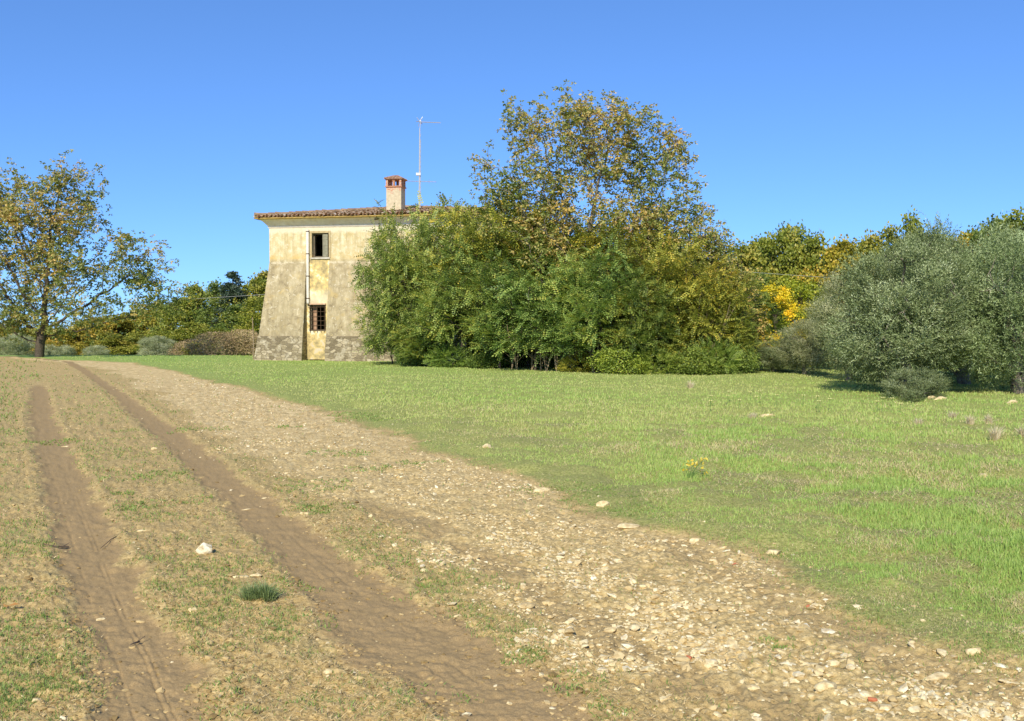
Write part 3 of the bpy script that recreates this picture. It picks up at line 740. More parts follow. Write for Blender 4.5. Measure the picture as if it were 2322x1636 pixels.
    b = MB(); b.box(cx-.45, cx+.45, cy-.41, cy+.41, 8.78, 8.84); b.box(cx-.43, cx+.43, cy-.39, cy+.39, 9.15, 9.19); b.build('brick_course', BR, chim)
    for (sx, sy) in ((-.36, -.32), (0, -.32), (.36, -.32), (-.36, .32), (0, .32), (.36, .32), (-.36, 0), (.36, 0)):
        b = MB(); b.box(cx+sx-.055, cx+sx+.055, cy+sy-.055, cy+sy+.055, 8.84, 9.15, .004); b.build('pier', CH if sx else BR, chim)
    b = MB()
    b.add([(cx-.5, cy-.46, 9.19), (cx+.5, cy-.46, 9.19), (cx+.5, cy+.46, 9.19), (cx-.5, cy+.46, 9.19), (cx-.12, cy, 9.40), (cx+.12, cy, 9.40),
           (cx-.5, cy-.46, 9.215), (cx+.5, cy-.46, 9.215), (cx+.5, cy+.46, 9.215), (cx-.5, cy+.46, 9.215)], [[0, 3, 2, 1], [6, 7, 5, 4], [8, 9, 4, 5], [0, 1, 7, 6], [1, 2, 8, 7], [2, 3, 9, 8], [3, 0, 6, 9]], [[7, 8, 5], [9, 6, 4]])
    for k in range(5):
        for sgn in (-1, 1): b.tube([(cx-.44+.22*k, cy+sgn*.48, 9.22), (cx-.1+.05*k, cy, 9.40)], [.055, .04], 6)
    b.build('chimney_cap', simple_mat('cap_tiles', (.26, .13, .08), (.55, .37, .25), 6), chim)
    # windows
    WD = simple_mat('grey_wood', (.09, .075, .05), (.22, .18, .12), 12); SH = simple_mat('shutter_wood', (.2, .19, .13), (.36, .34, .24), 9)
    SUR = simple_mat('worn_surround', (.4, .31, .16), (.58, .46, .25), 7)
    STN = simple_mat('sill_stone', (.4, .36, .28), (.66, .6, .48), 7)
    IR = simple_mat('rusty_iron', (.07, .045, .03), (.16, .1, .06), 20)
    for k, (x0, x1, z0, z1) in enumerate(holes):
        wr = MB(); t = .07
        for bx in ((x0, x0+t, z0, z1), (x1-t, x1, z0, z1), (x0+t, x1-t, z1-t, z1), (x0+t, x1-t, z0, z0+t)): wr.box(bx[0], bx[1], .18, .26, bx[2], bx[3])
        wn = wr.build('window', WD, root)
        if z0 > 4:
            s = MB(); s.box(x0-.06, x1+.06, -.07, .12, z0-.08, z0-.002, .004); s.build('sill', STN, wn)
            s = MB()
            for bx in ((x0-.10, x0-.003), (x1+.003, x1+.10)): s.box(bx[0], bx[1], -.025, .1, z0-.02, z1+.1, .003)
            s.box(x0-.003, x1+.003, -.025, .1, z1+.003, z1+.1, .003); s.build('surround', SUR, wn)
            s = MB(); s.box(x1-.34, x1-.075, .06, .10, z0+.03, z1-.04)
            for q in range(1, 4): s.box(x1-.32, x1-.09, .045, .06, z0+.3*q-.02, z0+.3*q+.02)
            s.box(x1-.31, x1-.29, .04, .06, z0+.05, z1-.06); s.build('shutter', SH, wn)
        else:
            g = MB()
            for q in np.linspace(x0+.05, x1-.05, 5): g.tube([(q, -.05, z0-.07), (q+rr.normal(0, .01), -.05, z1-.04)], .013, 5)
            for q in np.linspace(z0+.06, z1-.12, 6): g.tube([(x0-.03, -.065, q), (x1+.03, -.065, q+rr.normal(0, .008))], .011, 5)
            for q in (z0+.1, z1-.16):
                for xq in (x0+.02, x1-.02): g.tube([(xq, -.065, q), (xq, .03, q)], .012, 5)
            g.build('iron_grille', IR, wn)
            s = MB(); s.box(x0-.02, x1+.02, -.09, .1, z1+.002, z1+.07, .004); s.build('lintel', simple_mat('brick_lintel', (.5, .25, .14), (.66, .5, .35)), wn)
            s = MB(); s.box(x0+.06, x0+.28, .3, .34, z0+.05, z1-.08); s.build('shutter', simple_mat('red_shutter', (.36, .2, .12), (.5, .32, .2)), wn)
    # white down pipe with elbow
    PP = simple_mat('white_pipe', (.66, .6, .48), (.82, .76, .64), 10, .5, .1, .4)
    b = MB(); b.tube([(2.06, -.085, 6.42), (2.06, -.085, 4.6), (2.06, -.085, 2.85), (2.07, -.1, 2.75)], .075, 10)
    dp = b.build('downpipe', PP, root, True)
    for z in (6.3, 5.2, 4.1, 3.0):
        b = MB(); b.tube([(2.06, -.085, z), (2.06, -.085, z+.04)], .088, 10); b.build('bracket', IR, dp)
    b = MB(); b.tube([(5.75, -.62, 6.9), (5.75, -.1, 6.9), (5.75, -.06, 6.5)], .02, 6); b.tube([(5.6, -.3, 6.82), (5.82, -.3, 6.84)], .035, 8)
    ir = b.build('iron_hook', IR, root)
    return root
house()

def hl(x, y, z):       # house-local to world
    c, s = math.cos(HR), math.sin(HR)
    return np.array([HO[0]+c*x-s*y, HO[1]+s*x+c*y, z])
def antenna():
    AM = simple_mat('galvanised_steel', (.4, .4, .4), (.62, .62, .6), 30, .45, .1, .5, .6); AR = simple_mat('weathered_mast', (.4, .37, .35), (.6, .57, .54), 25, .6)
    Y = 52.4; b0 = P(950.5, 476, Y)
    root = thing('television_antenna', b0, 0, 'tall thin television antenna mast on the farmhouse roof beside the chimney', 'antenna')
    Q = lambda px, py: P(px, py, Y)-b0
    m = MB()
    # two-legged lattice mast
    top = Q(952, 292); bot = Q(950.5, 482); bot[2] -= .25
    m.tube([bot, top], [.035, .024], 7); d = np.array([.07, 0, 0]); m.tube([bot+[.07, .02, 0], top+[.04, .01, -.6]], .012, 5)
    for k in range(16):
        a = bot+(top-bot)*k/17; bq = bot+(top-bot)*(k+1)/17; m.tube([a, bq+d*.8], .008, 4)
    m.tube([top, Q(955, 269)], .016, 6); m.build('mast', AR, root)
    b = MB(); a, c = Q(952, 277), Q(999, 279); b.tube([a, c], .022, 5)
    for k in range(12):
        p = a+(c-a)*(.08+.92*k/11); L = .10+.03*(k == 0); b.tube([p+[0, -L, -.03], p+[0, L, .03]], .010, 4)
    b.build('yagi_boom', AM, root)
    b = MB(); p = Q(952, 276)
    for dx, dz in ((-.16, .22), (.14, .26), (-.1, -.24), (.12, -.12), (-.2, .02)): b.tube([p, p+[dx, .1, dz]], .018, 4)
    for q in (.06, .12, .18): b.tube([p+[-q*.7-.02, -.12, q], p+[-q*.7+.02, .12, q]], .006, 4)
    b.build('reflector', AM, root)
    b = MB(); a, c = Q(918, 411), Q(989, 413); b.tube([a, c], .016, 5)
    for k in range(9):
        p = a+(c-a)*k/8; b.tube([p+[0, -.22, 0], p+[0, .22, 0]], .005, 4)
    p = a+(c-a)*.78; b.tube([p+[0, 0, -.1], p+[0, 0, .14]], .008, 4); b.build('lower_boom', AM, root)
    b = MB(); p = Q(949.5, 396); b.box(p[0]-.13, p[0]+.11, p[1]-.08, p[1]+.06, p[2]-.06, p[2]+.07, .004); b.build('amplifier_box', simple_mat('white_box', (.6, .6, .58), (.8, .8, .78), 5, .5), root)
antenna()
CBM = simple_mat('cable', (.3, .3, .28), (.45, .45, .42), 5)
def cable(pts, lab):
    p0 = pts[0]; b = MB(); n = 24; a, c = np.array(pts[0]), np.array(pts[1]); L = np.linalg.norm(c-a)
    q = [a+(c-a)*t-np.array([0, 0, 4*.02*L*.25*t*(1-t)]) for t in np.linspace(0, 1, n)]
    b.tube(q, .009, 5); tag(b.build('overhead_cable', CBM), lab, 'cable')
cable([hl(-.15, 1.0, 3.3), P(-250, 702, 68)], 'thin overhead cable running left from the farmhouse wall past the walnut tree')
cable([hl(HW+.1, .8, 4.6), P(1600, 610, 47), ], 'thin overhead cable leaving the hidden right side of the farmhouse')
cable([P(1600, 610, 47), P(2350, 650, 58)], 'thin overhead cable crossing in front of the yellow autumn trees on the right')

# ------------------------------------------------------------------ tree machinery
def frustums(p0, p1, r0, r1, n=5):
    d = p1-p0; L = np.linalg.norm(d, axis=1, keepdims=True)+1e-9; d = d/L
    ref = np.where(np.abs(d[:, 2:3]) < .9, np.array([[0, 0, 1.0]]), np.array([[1.0, 0, 0]]))
    a = np.cross(d, ref); a /= np.linalg.norm(a, axis=1, keepdims=True); b = np.cross(d, a)
    m = len(p0); V = np.zeros((m, 2*n, 3))
    for k in range(n):
        t = 2*PI*k/n; o = a*math.cos(t)+b*math.sin(t)
        V[:, k] = p0-d*L*.04+o*r0[:, None]; V[:, n+k] = p1+o*r1[:, None]
    k = np.arange(n); Fq = np.stack([k, (k+1) % n, n+(k+1) % n, n+k], 1)
    Fq = (Fq[None]+np.arange(m)[:, None, None]*2*n).reshape(-1, 4)
    return V.reshape(-1, 3), Fq
def colonize(seedpts, att, step=.3, infl=99, kill=.45, iters=120, grav=0.0, r_=None):
    """grow a branch skeleton through the attraction points"""
    pos = [np.array(p, float) for p in seedpts]; par = [-1]+list(range(len(seedpts)-1))
    att = np.array(att); alive = np.ones(len(att), bool)
    P_ = np.array(pos); D = np.linalg.norm(att[:, None]-P_[None], axis=2); near = D.argmin(1); nd = D.min(1)
    for it in range(iters):
        idx = np.where(alive & (nd < infl))[0]
        if not len(idx): break
        acc = {}
        for i in idx:
            v = att[i]-pos[near[i]]; v = v/(np.linalg.norm(v)+1e-9)
            acc[near[i]] = acc.get(near[i], 0)+v
        new = []
        for k, v in acc.items():
            v = v/(np.linalg.norm(v)+1e-9)+r_.normal(0, .18, 3)+np.array([0, 0, grav]); v /= np.linalg.norm(v)+1e-9
            new.append((k, pos[k]+v*step))
        s = len(pos)
        for k, p in new: pos.append(p); par.append(k)
        NP = np.array([p for _, p in new])
        D = np.linalg.norm(att[:, None]-NP[None], axis=2); m = D.min(1); am = D.argmin(1)
        u = m < nd; nd = np.where(u, m, nd); near = np.where(u, am+s, near)
        alive &= nd > kill
    return np.array(pos), np.array(par)
def radii(par, n, tip=.007, e=2.2, cap=None):
    r = np.zeros(n); ch = np.zeros(n)
    for i in range(n-1, -1, -1):
        if r[i] == 0: r[i] = tip**e
        if par[i] >= 0: r[par[i]] += r[i]
    r = r**(1/e)
    if cap: r = r*min(1, cap/r[0])
    return r
def rotm(z, yaw):
    """frames with local +X along z (direction), rolled"""
    z = z/(np.linalg.norm(z, axis=1, keepdims=True)+1e-9)
    ref = np.where(np.abs(z[:, 2:3]) < .95, np.array([[0, 0, 1.0]]), np.array([[1.0, 0, 0]]))
    s = np.cross(ref, z); s /= np.linalg.norm(s, axis=1, keepdims=True)+1e-9; u = np.cross(z, s)
    c, q = np.cos(yaw)[:, None], np.sin(yaw)[:, None]
    s2 = s*c+u*q; u2 = -s*q+u*c
    return np.stack([z, s2, u2], 2)           # columns
def instance(templ, pos, dirs, scale, roll):
    """templ (k,4,3) leaf quads placed at pos"""
    R = rotm(dirs, roll); k = templ.shape[0]; n = len(pos)
    T = templ.reshape(-1, 3)
    V = np.einsum('nij,mj->nmi', R, T)*scale[:, None, None]+pos[:, None, :]
    return V.reshape(-1, 3), np.arange(n*k*4).reshape(-1, 4)
def leafq(base, d, side, L, W, fold=.15):
    base = np.array(base, float); d = np.array(d, float); side = np.array(side, float)
    d /= np.linalg.norm(d); side /= np.linalg.norm(side); up = np.cross(d, side)
    return np.array([base, base+d*L*.45+side*W/2+up*W*fold, base+d*L, base+d*L*.45-side*W/2+up*W*fold])
def t_walnut():
    q = []; r_ = np.random.default_rng(4)
    for i, (az, el) in enumerate([(0, -.1), (1.2, .0), (-1.2, -.1), (2.3, -.3), (-2.3, -.2), (.5, -.75), (-.7, -.7)]):
        d = np.array([math.cos(az)*math.cos(el), math.sin(az)*math.cos(el), math.sin(el)]); sd_ = np.cross(d, r_.normal(0, 1, 3)*.6+[0, 0, 1.0])
        q.append(leafq(d*.03+[.04, 0, 0], d, sd_, .135*r_.uniform(.8, 1.15), .07))
    return np.array(q)
def t_locust():
    q = []
    for i in range(5):
        x = .04+.062*i
        for s in (-1, 1): q.append(leafq((x, 0, -.5*x*x), (.35, s, -.1), (1, 0, 0), .082-.006*i, .05))
    q.append(leafq((.34, 0, -.06), (1, 0, -.3), (0, 1, 0), .07, .045)); return np.array(q)
def t_olive():
    q = []; r_ = np.random.default_rng(1)
    for i in range(8):
        x = .02+.026*i; a = i*1.9
        q.append(leafq((x, 0, 0), (.9, math.cos(a)*.8, math.sin(a)*.8), (0, -math.sin(a), math.cos(a)), .062, .017, .05))
    return np.array(q)
def t_broad(n=5, L=.2, W=.14, s=.14, seed=2):
    r_ = np.random.default_rng(seed); q = []
    for i in range(n):
        d = r_.normal(0, 1, 3); sd_ = np.cross(d, r_.normal(0, 1, 3)); q.append(leafq(r_.normal(0, s, 3), d, sd_, L*r_.uniform(.7, 1.2), W*r_.uniform(.7, 1.2)))
    return np.array(q)
def blobs_in(ells, n, r_, shell=.0):
    """points in a union of ellipsoids [(c, r)]; more for bigger ones"""
    w = np.array([np.prod(e[1]) for e in ells])**.8; w /= w.sum(); out = []
    for k in r_.choice(len(ells), n, p=w):
        c, rad = ells[k]; d = r_.normal(0, 1, 3); d /= np.linalg.norm(d); q = (shell+(1-shell)*r_.random())**(1/2.2)
        out.append(np.array(c)+np.array(rad)*d*q)
    return np.array(out)
BK1 = simple_mat('grey_bark', (.12, .1, .075), (.34, .29, .22), 16, .95, .8)
BK2 = simple_mat('dark_bark', (.05, .04, .03), (.15, .12, .085), 16, .95, .8)
def grow_tree(root, seedpts, ells, nb, per, templ, lmat, bmat, seed, step=.3, kill=.4, fr=.5, cluster=4, scale=(.8, 1.2), trunk_r=.25, tip=.007,
              droop=-.3, extra=14, vmu=.45, vsd=.2, upv=0, thin=.02, crown='crown', trunk='trunk', vfun=None, blen=1.0, spread=.18):
    r_ = np.random.default_rng(seed)
    bl = blobs_in(ells, nb, r_, .15)
    att = np.concatenate([b+r_.normal(0, fr, (per, 3)) for b in bl])
    pos, par = colonize(seedpts, att, step, 99, kill, 140, .03, r_)
    n = len(pos); r = radii(par, n, tip)
    e = math.log(max(trunk_r, .02)/tip)/math.log(r[0]/tip); r = tip*(r/tip)**e
    i = np.where(par >= 0)[0]
    V, Fq = frustums(pos[par[i]], pos[i], np.minimum(r[par[i]], r[i]*1.6+.004), r[i], 6)
    # root flare
    obj(trunk, mkmesh(trunk, V, Fq, True), bmat, root)
    # foliage on thin wood
    tn = np.where((r < thin) & (par >= 0))[0]
    vb = fbm(pos[:, 0]*.9+seed, pos[:, 1]*.9+pos[:, 2]*.8, seed, 3)
    idx = np.repeat(tn, cluster)
    idx = idx[r_.random(len(idx)) < blen]
    base = pos[idx]+r_.normal(0, spread, (len(idx), 3))
    if extra:
        bi = np.repeat(np.arange(len(bl)), extra); eb = bl[bi]+r_.normal(0, fr*.6, (len(bi), 3))
        D = np.stack([np.linalg.norm(pos-q, axis=1).argmin() for q in eb]); idx = np.concatenate([idx, D])
        eb = pos[D]+(eb-pos[D])*np.minimum(1, .55/(np.linalg.norm(eb-pos[D], axis=1, keepdims=True)+1e-6)); base = np.concatenate([base, eb])
    idx = np.where(par[idx] < 0, 1, idx)
    d = pos[idx]-pos[par[idx]]; d /= np.linalg.norm(d, axis=1, keepdims=True)+1e-9
    out = base-np.array([0, 0, 1.0])*base[:, 2:3]; out /= np.linalg.norm(out, axis=1, keepdims=True)+1e-6
    d = d*.5+out*.45+r_.normal(0, .55, d.shape); d[:, 2] += droop
    sc_ = r_.uniform(*scale, len(idx))
    V, Fq = instance(templ, base, d, sc_, r_.normal(0, .35, len(idx)))
    k = len(templ)
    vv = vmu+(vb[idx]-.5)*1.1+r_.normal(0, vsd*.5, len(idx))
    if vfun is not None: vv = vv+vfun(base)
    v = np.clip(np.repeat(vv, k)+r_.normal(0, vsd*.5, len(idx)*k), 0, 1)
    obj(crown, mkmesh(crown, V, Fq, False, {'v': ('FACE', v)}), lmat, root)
    return len(idx)*k

LW = leaf_mat('walnut_leaf', [(0, (.11, .15, .03)), (.3, (.26, .31, .06)), (.5, (.44, .4, .11)), (.68, (.62, .47, .15)), (.85, (.8, .54, .11)), (1, (.5, .32, .15))], .3, .03)
LL = leaf_mat('locust_leaf', [(0, (.11, .145, .035)), (.3, (.24, .295, .07)), (.55, (.42, .46, .115)), (.8, (.62, .56, .12)), (1, (.78, .58, .12))], .28, .03, True)
LO = leaf_mat('olive_leaf', [(0, (.06, .08, .03)), (.35, (.18, .215, .085)), (.65, (.36, .39, .19)), (1, (.64, .65, .42))], .15, .03, True)
LA = leaf_mat('autumn_leaf', [(0, (.08, .11, .025)), (.35, (.2, .255, .045)), (.65, (.34, .36, .075)), (1, (.5, .43, .12))], .25, .03, True)
LC = leaf_mat('conifer_needle', [(0, (.02, .04, .02)), (.5, (.05, .085, .04)), (1, (.1, .14, .07))], .1, .04)
LB = leaf_mat('dry_shrub', [(0, (.22, .15, .08)), (.5, (.46, .33, .17)), (1, (.68, .52, .3))], .15, .02)

def pxell(base, Y, lst, depth=.8):
    """ellipsoids given in full-view pixels at distance Y -> relative metres"""
    out = []
    for (px, py, rx, ry, *dy) in lst:
        c = P(px*K, py*K, Y)-base; k = Y/F*K
        out.append((c+np.array([0, dy[0] if dy else 0, 0]), (rx*k, max(rx, ry)*k*depth, ry*k)))
    return out
WT = t_walnut()
# left walnut
def left_walnut():
    Y = 52.; b = P(88*K, 800*K, Y); b[2] = Hs(b[0], b[1])-.05
    root = thing('walnut_tree', b, 0, 'broad walnut tree with yellowing leaves and a dark leaning trunk at the far left', 'tree')
    ell = pxell(b, Y, [(110,432,100,40),(15,455,95,55),(180,422,45,28),(60,500,140,60),(225,500,75,60),(150,590,160,60),(10,620,120,80),(270,600,70,70),(335,640,60,50),(365,665,35,40),(300,570,40,40),(350,600,30,20),(345,700,50,20),(130,690,150,45),(330,600,50,25),(30,710,70,35),(-80,560,80,120),(260,690,80,25),(120,740,60,18),(140,730,80,20),(10,740,50,20)], .7)
    fork = P(97*K, 735*K, Y)-b
    sp = [(0, 0, 0), (.03, 0, .4), (.06, 0, .8), (fork[0]*.6, 0, 1.15), (fork[0], 0, fork[2])]
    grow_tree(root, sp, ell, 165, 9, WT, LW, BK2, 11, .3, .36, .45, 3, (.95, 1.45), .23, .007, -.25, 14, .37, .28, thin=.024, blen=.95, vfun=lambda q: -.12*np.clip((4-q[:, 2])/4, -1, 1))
left_walnut()
def big_walnut():
    Y = 37.5; b = P(1330*K, 845*K, Y); b[2] = Hs(b[0], b[1])-.05
    root = thing('walnut_tree', b, 0, 'tall walnut tree with golden brown leaves rising above the thicket beside the farmhouse', 'tree')
    ell = pxell(b, Y, [(1310,285,120,55),(1200,285,60,40),(1150,262,35,22),(1400,290,70,50),(1460,330,65,60),(1500,380,45,50),(1300,370,150,60),(1180,350,60,35),(1110,375,55,28),(1080,370,22,12),(1130,440,60,55),(1210,470,90,70),(1450,430,70,60),(1330,480,140,60),(1230,560,110,60),(1500,490,80,60),(1570,540,55,55),(1450,590,110,60),(1590,600,80,45),(1110,500,50,45)], .7)
    s = lambda px, py, dy=0: tuple(P(px*K, py*K, Y)-b+np.array([0, dy, 0]))
    sp = [(0, 0, 0), s(1330, 790), s(1322, 740), s(1318, 690)]
    grow_tree(root, sp, ell, 215, 9, WT, LW, BK1, 12, .26, .32, .36, 3, (.8, 1.25), .13, .007, -.25, 10, .47, .30, thin=.02, blen=.9)
    b2 = P(1480*K, 850*K, 36.5); b2[2] = Hs(b2[0], b2[1])-.05; Y = 36.5
    root = thing('walnut_tree', b2, 0, 'spreading yellow leaved walnut tree with bare pale limbs at the right of the thicket', 'tree')
    ell = pxell(b2, Y, [(1560,560,90,60),(1600,620,90,60),(1640,670,60,60),(1540,660,90,60),(1590,720,90,50),(1660,740,45,45),(1500,590,70,50),(1450,650,60,60),(1470,520,60,50)], .8)
    s = lambda px, py, dy=0: tuple(P(px*K, py*K, Y)-b2+np.array([0, dy, 0]))
    sp = [(0, 0, 0), s(1470, 790), s(1462, 740), s(1450, 700)]
    grow_tree(root, sp, ell, 120, 8, WT, LW, BK1, 13, .26, .32, .35, 3, (.8, 1.25), .13, .007, -.25, 15, .54, .30, thin=.02, blen=.9)
    for (a, c, lab) in (((1500, 668, 33.6), (1640, 662, 34), ''), ((1555, 690, 33.6), (1640, 680, 34), '')): pass
big_walnut()

# locust thicket -------------------------------------------------------------
LT = t_locust()
def copy_tree(root, loc, rz, scale, label, group=None, lean=(0, 0), color=None):
    r = root.copy(); C.objects.link(r); r.location = [float(q) for q in loc]; r.rotation_euler = (lean[0], lean[1], rz); r.scale = scale
    r['label'] = label
    if group: r['group'] = group
    for ch in list(root.children):
        c = ch.copy(); C.objects.link(c); c.parent = r
        if color: c.color = (*color, 1)
        for g in ch.children:
            d = g.copy(); C.objects.link(d); d.parent = c
    return r
def locust_proto(seed, h=5.0, R=1.5):
    root = thing('locust_tree', (0, 0, 0), 0, 'x', 'tree', 'locust saplings of the thicket')
    r_ = np.random.default_rng(seed)
    ell = [((r_.normal(0, .25), r_.normal(0, .25), h*.8), (R*.6, R*.6, h*.2)), ((0, 0, h*.55), (R, R, h*.25)), ((0, 0, h*.35), (R*1.0, R*1.0, h*.17))]
    for k in range(9):
        a = r_.uniform(0, 2*PI); q = R*r_.uniform(.5, 1.15); ell.append(((math.cos(a)*q, math.sin(a)*q, h*r_.uniform(.55, .92)), (.16, .16, h*.13)))
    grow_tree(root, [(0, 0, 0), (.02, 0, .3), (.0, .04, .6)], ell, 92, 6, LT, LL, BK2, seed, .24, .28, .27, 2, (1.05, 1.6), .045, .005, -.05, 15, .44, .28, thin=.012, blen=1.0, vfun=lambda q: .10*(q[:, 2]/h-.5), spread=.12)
    return root
protos = [locust_proto(31), locust_proto(32), locust_proto(33, 5, 1.3), locust_proto(34, 5, 1.7)]
NLOC = [ # base px, Y, height, width scale, lean right(rad), tone, label
 (903,42.6,6.3,.8,-.20,(.9,1,.95),'leafy locust sapling leaning left in front of the farmhouse wall at the thicket edge'),
 (950,41.5,6.5,.85,-.13,(.9,1,.9),'second locust sapling from the left edge of the thicket'),
 (985,43.8,7.5,.95,.0,(1,1.05,1),'tall feathery locust rising past the farmhouse eaves right of the chimney'),
 (1050,44.0,7.4,.9,.03,(1.05,1.05,.9),'locust with its top in front of the farmhouse roof right of the antenna'),
 (1040,39.5,5.2,1.15,-.05,(.85,1,.95),'wide dark green locust at the thicket front below the second upper window'),
 (1100,40.5,7.4,1.05,.0,(1.25,1.1,.6),'yellow tinged locust between the farmhouse and the tall walnut'),
 (1120,37.8,4.6,1.1,.05,(.85,1,.9),'low locust sapling at the front of the thicket left of centre'),
 (1185,39.0,7.0,1.05,.0,(1.2,1.1,.6),'yellowish green locust just left of the tall walnut stems'),
 (1200,36.6,4.8,1.2,.0,(.8,1,.95),'broad dark locust at the front middle of the thicket'),
 (1270,38.5,6.8,1.05,.0,(1.15,1.06,.65),'upright locust in front of the tall walnut trunk'),
 (1280,35.5,4.2,1.1,.05,(.8,1,.95),'low spreading locust with drooping fronds at the front of the thicket'),
 (1345,37.5,6.4,1.05,.0,(1.0,1,.8),'locust sapling behind the right of centre front row'),
 (1350,34.8,4.5,1.1,.0,(.75,.95,.85),'dark locust sapling beside the gap with bare stems'),
 (1420,36.5,5.8,1.0,.02,(1.2,1.05,.6),'locust sapling below the pale bare walnut limb'),
 (1430,34.2,3.7,1.1,.05,(.85,.95,.8),'short locust bush right of the bare stems at the thicket foot'),
 (1500,35.5,5.2,1.05,.0,(1.2,1.05,.62),'olive green locust bush under the spreading walnut'),
 (1550,34.6,4.4,1.0,.0,(1.15,1.03,.62),'locust bush beneath the orange walnut leaves'),
 (1590,34.8,3.8,.9,.05,(1.1,1,.65),'locust bush near the right end of the thicket'),
 (1630,34.8,3.2,.85,.0,(.95,1,.75),'last locust bush at the right end of the thicket'),
 (880,44.0,2.4,.95,-.05,(.75,.9,.85),'small dark locust shoot at the foot of the farmhouse wall'),
 (960,40.6,2.0,1.2,-.1,(.85,1,.9),'low locust shoot with arching fronds at the left thicket foot'),
]
def place_locusts():
    for k, (px, Y, h, ws, ln, tone, lab) in enumerate(NLOC):
        x = (px*K-SRC_W/2)/F*Y; s = h/5.3
        loc = (x, Y, Hs(x, Y)-.05); pr = protos[k % 4]
        rz = (k*2.39) % (2*PI)
        sc_ = (ws*(.45+.55*s), ws*(.45+.55*s), s)
        if k < 4:
            r = pr; r.location = loc; r.scale = sc_; r.rotation_euler = (0, ln, rz); r['label'] = lab
        else:
            r = copy_tree(pr, loc, rz, sc_, lab, None, (0, ln))
        r.rotation_mode = 'XYZ'
        r.rotation_euler = (0, 0, rz)
        # lean about world Y: compose
        from mathutils import Matrix, Euler
        M = Matrix.Rotation(ln, 3, 'Y') @ Matrix.Rotation(rz, 3, 'Z')
        r.rotation_euler = M.to_euler()
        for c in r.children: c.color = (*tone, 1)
place_locusts()
# bare thin stems visible at the thicket foot : each a sapling of its own
def bare_stems():
    r_ = np.random.default_rng(77); protoS = None
    for k in range(26):
        px = r_.uniform(1120, 1640); Y = np.interp(px, [900, 1100, 1400, 1700], [41, 37, 33.8, 33.6])+r_.uniform(-.1, 1.4)
        x = (px*K-SRC_W/2)/F*Y; h = r_.uniform(1.6, 3.2)
        root = thing('bare_sapling', (x, Y, Hs(x, Y)-.05), 0, 'thin brown bare sapling stem at the shaded foot of the thicket', 'sapling', 'bare sapling stems along the thicket foot')
        b = MB()
        for q in range(3):
            p = np.zeros(3); d = np.array([r_.normal(.12, .18), r_.normal(-.05, .12), 1.0]); pts = [p.copy()]
            for _ in range(6): p = p+d*h/6; d[:2] += r_.normal(0, .07, 2); pts.append(p.copy())
            b.tube(pts, np.linspace(.017, .005, 7), 5)
            for i in range(1, 6):
                e = pts[i]; b.tube([e, e+np.array([r_.normal(0, .25), r_.normal(0, .2), r_.uniform(.1, .4)])], [.006, .003], 4)
        b.build('stem', simple_stem, root)
simple_stem = simple_mat('tan_stem', (.2, .15, .09), (.42, .32, .2), 12)
bare_stems()
# shrubby undergrowth at thicket foot
def shrub_proto(seed, templ, mat, R=.9, H=1.2, n=900, vmu=.4):
    root = thing('shrub', (0, 0, 0), 0, 'x', 'shrub')
    r_ = np.random.default_rng(seed)
    b = MB()
    for k in range(9):
        a = r_.uniform(0, 2*PI); e = np.array([math.cos(a)*R*.6, math.sin(a)*R*.6, H*r_.uniform(.5, .9)])
        b.tube([(0, 0, 0), e*.5+[0, 0, .1], e], [.02, .014, .005], 4)
    b.build('stem', BK2, root)
    d = r_.normal(0, 1, (n, 3)); d /= np.linalg.norm(d, axis=1, keepdims=True); q = r_.uniform(.35, 1, n)**.5
    lump = .75+.5*fbm(d[:, 0]*2.2+seed, d[:, 1]*2.2+d[:, 2]*1.5, seed, 3)
    p = d*(q*lump)[:, None]*np.array([R, R, H*.55])+[0, 0, H*.5]
    kp = p[:, 2] > .02; p, d, q = p[kp], d[kp], q[kp]
    dd = d+r_.normal(0, .5, d.shape)+[0, 0, .3]
    V, Fq = instance(templ, p, dd, r_.uniform(.8, 1.25, len(p)), r_.uniform(0, 6, len(p)))
    v = np.clip(np.repeat(vmu+(lump[kp]-1)*.6+r_.normal(0, .12, len(p)), len(templ))+r_.normal(0, .1, len(p)*len(templ)), 0, 1)
    obj('foliage', mkmesh('foliage', V, Fq, False, {'v': ('FACE', v)}), mat, root)
    return root
def put(proto, used, loc, rz, scale, label, color=None, group=None, cat=None):
    if proto.name not in used:
        used.add(proto.name); r = proto; r.location = [float(q) for q in loc]; r.rotation_euler = (0, 0, rz); r.scale = scale; r['label'] = label
        if group: r['group'] = group
    else: r = copy_tree(proto, loc, rz, scale, label, group)
    if color:
        for c in r.children: c.color = (*color, 1)
    return r
used = set()
br = t_broad(5, .07, .05, .06, 4)
sh = [shrub_proto(41, br, LL, 1.0, 1.3, 1500), shrub_proto(42, LT, LL, 1.0, 1.3, 700)]
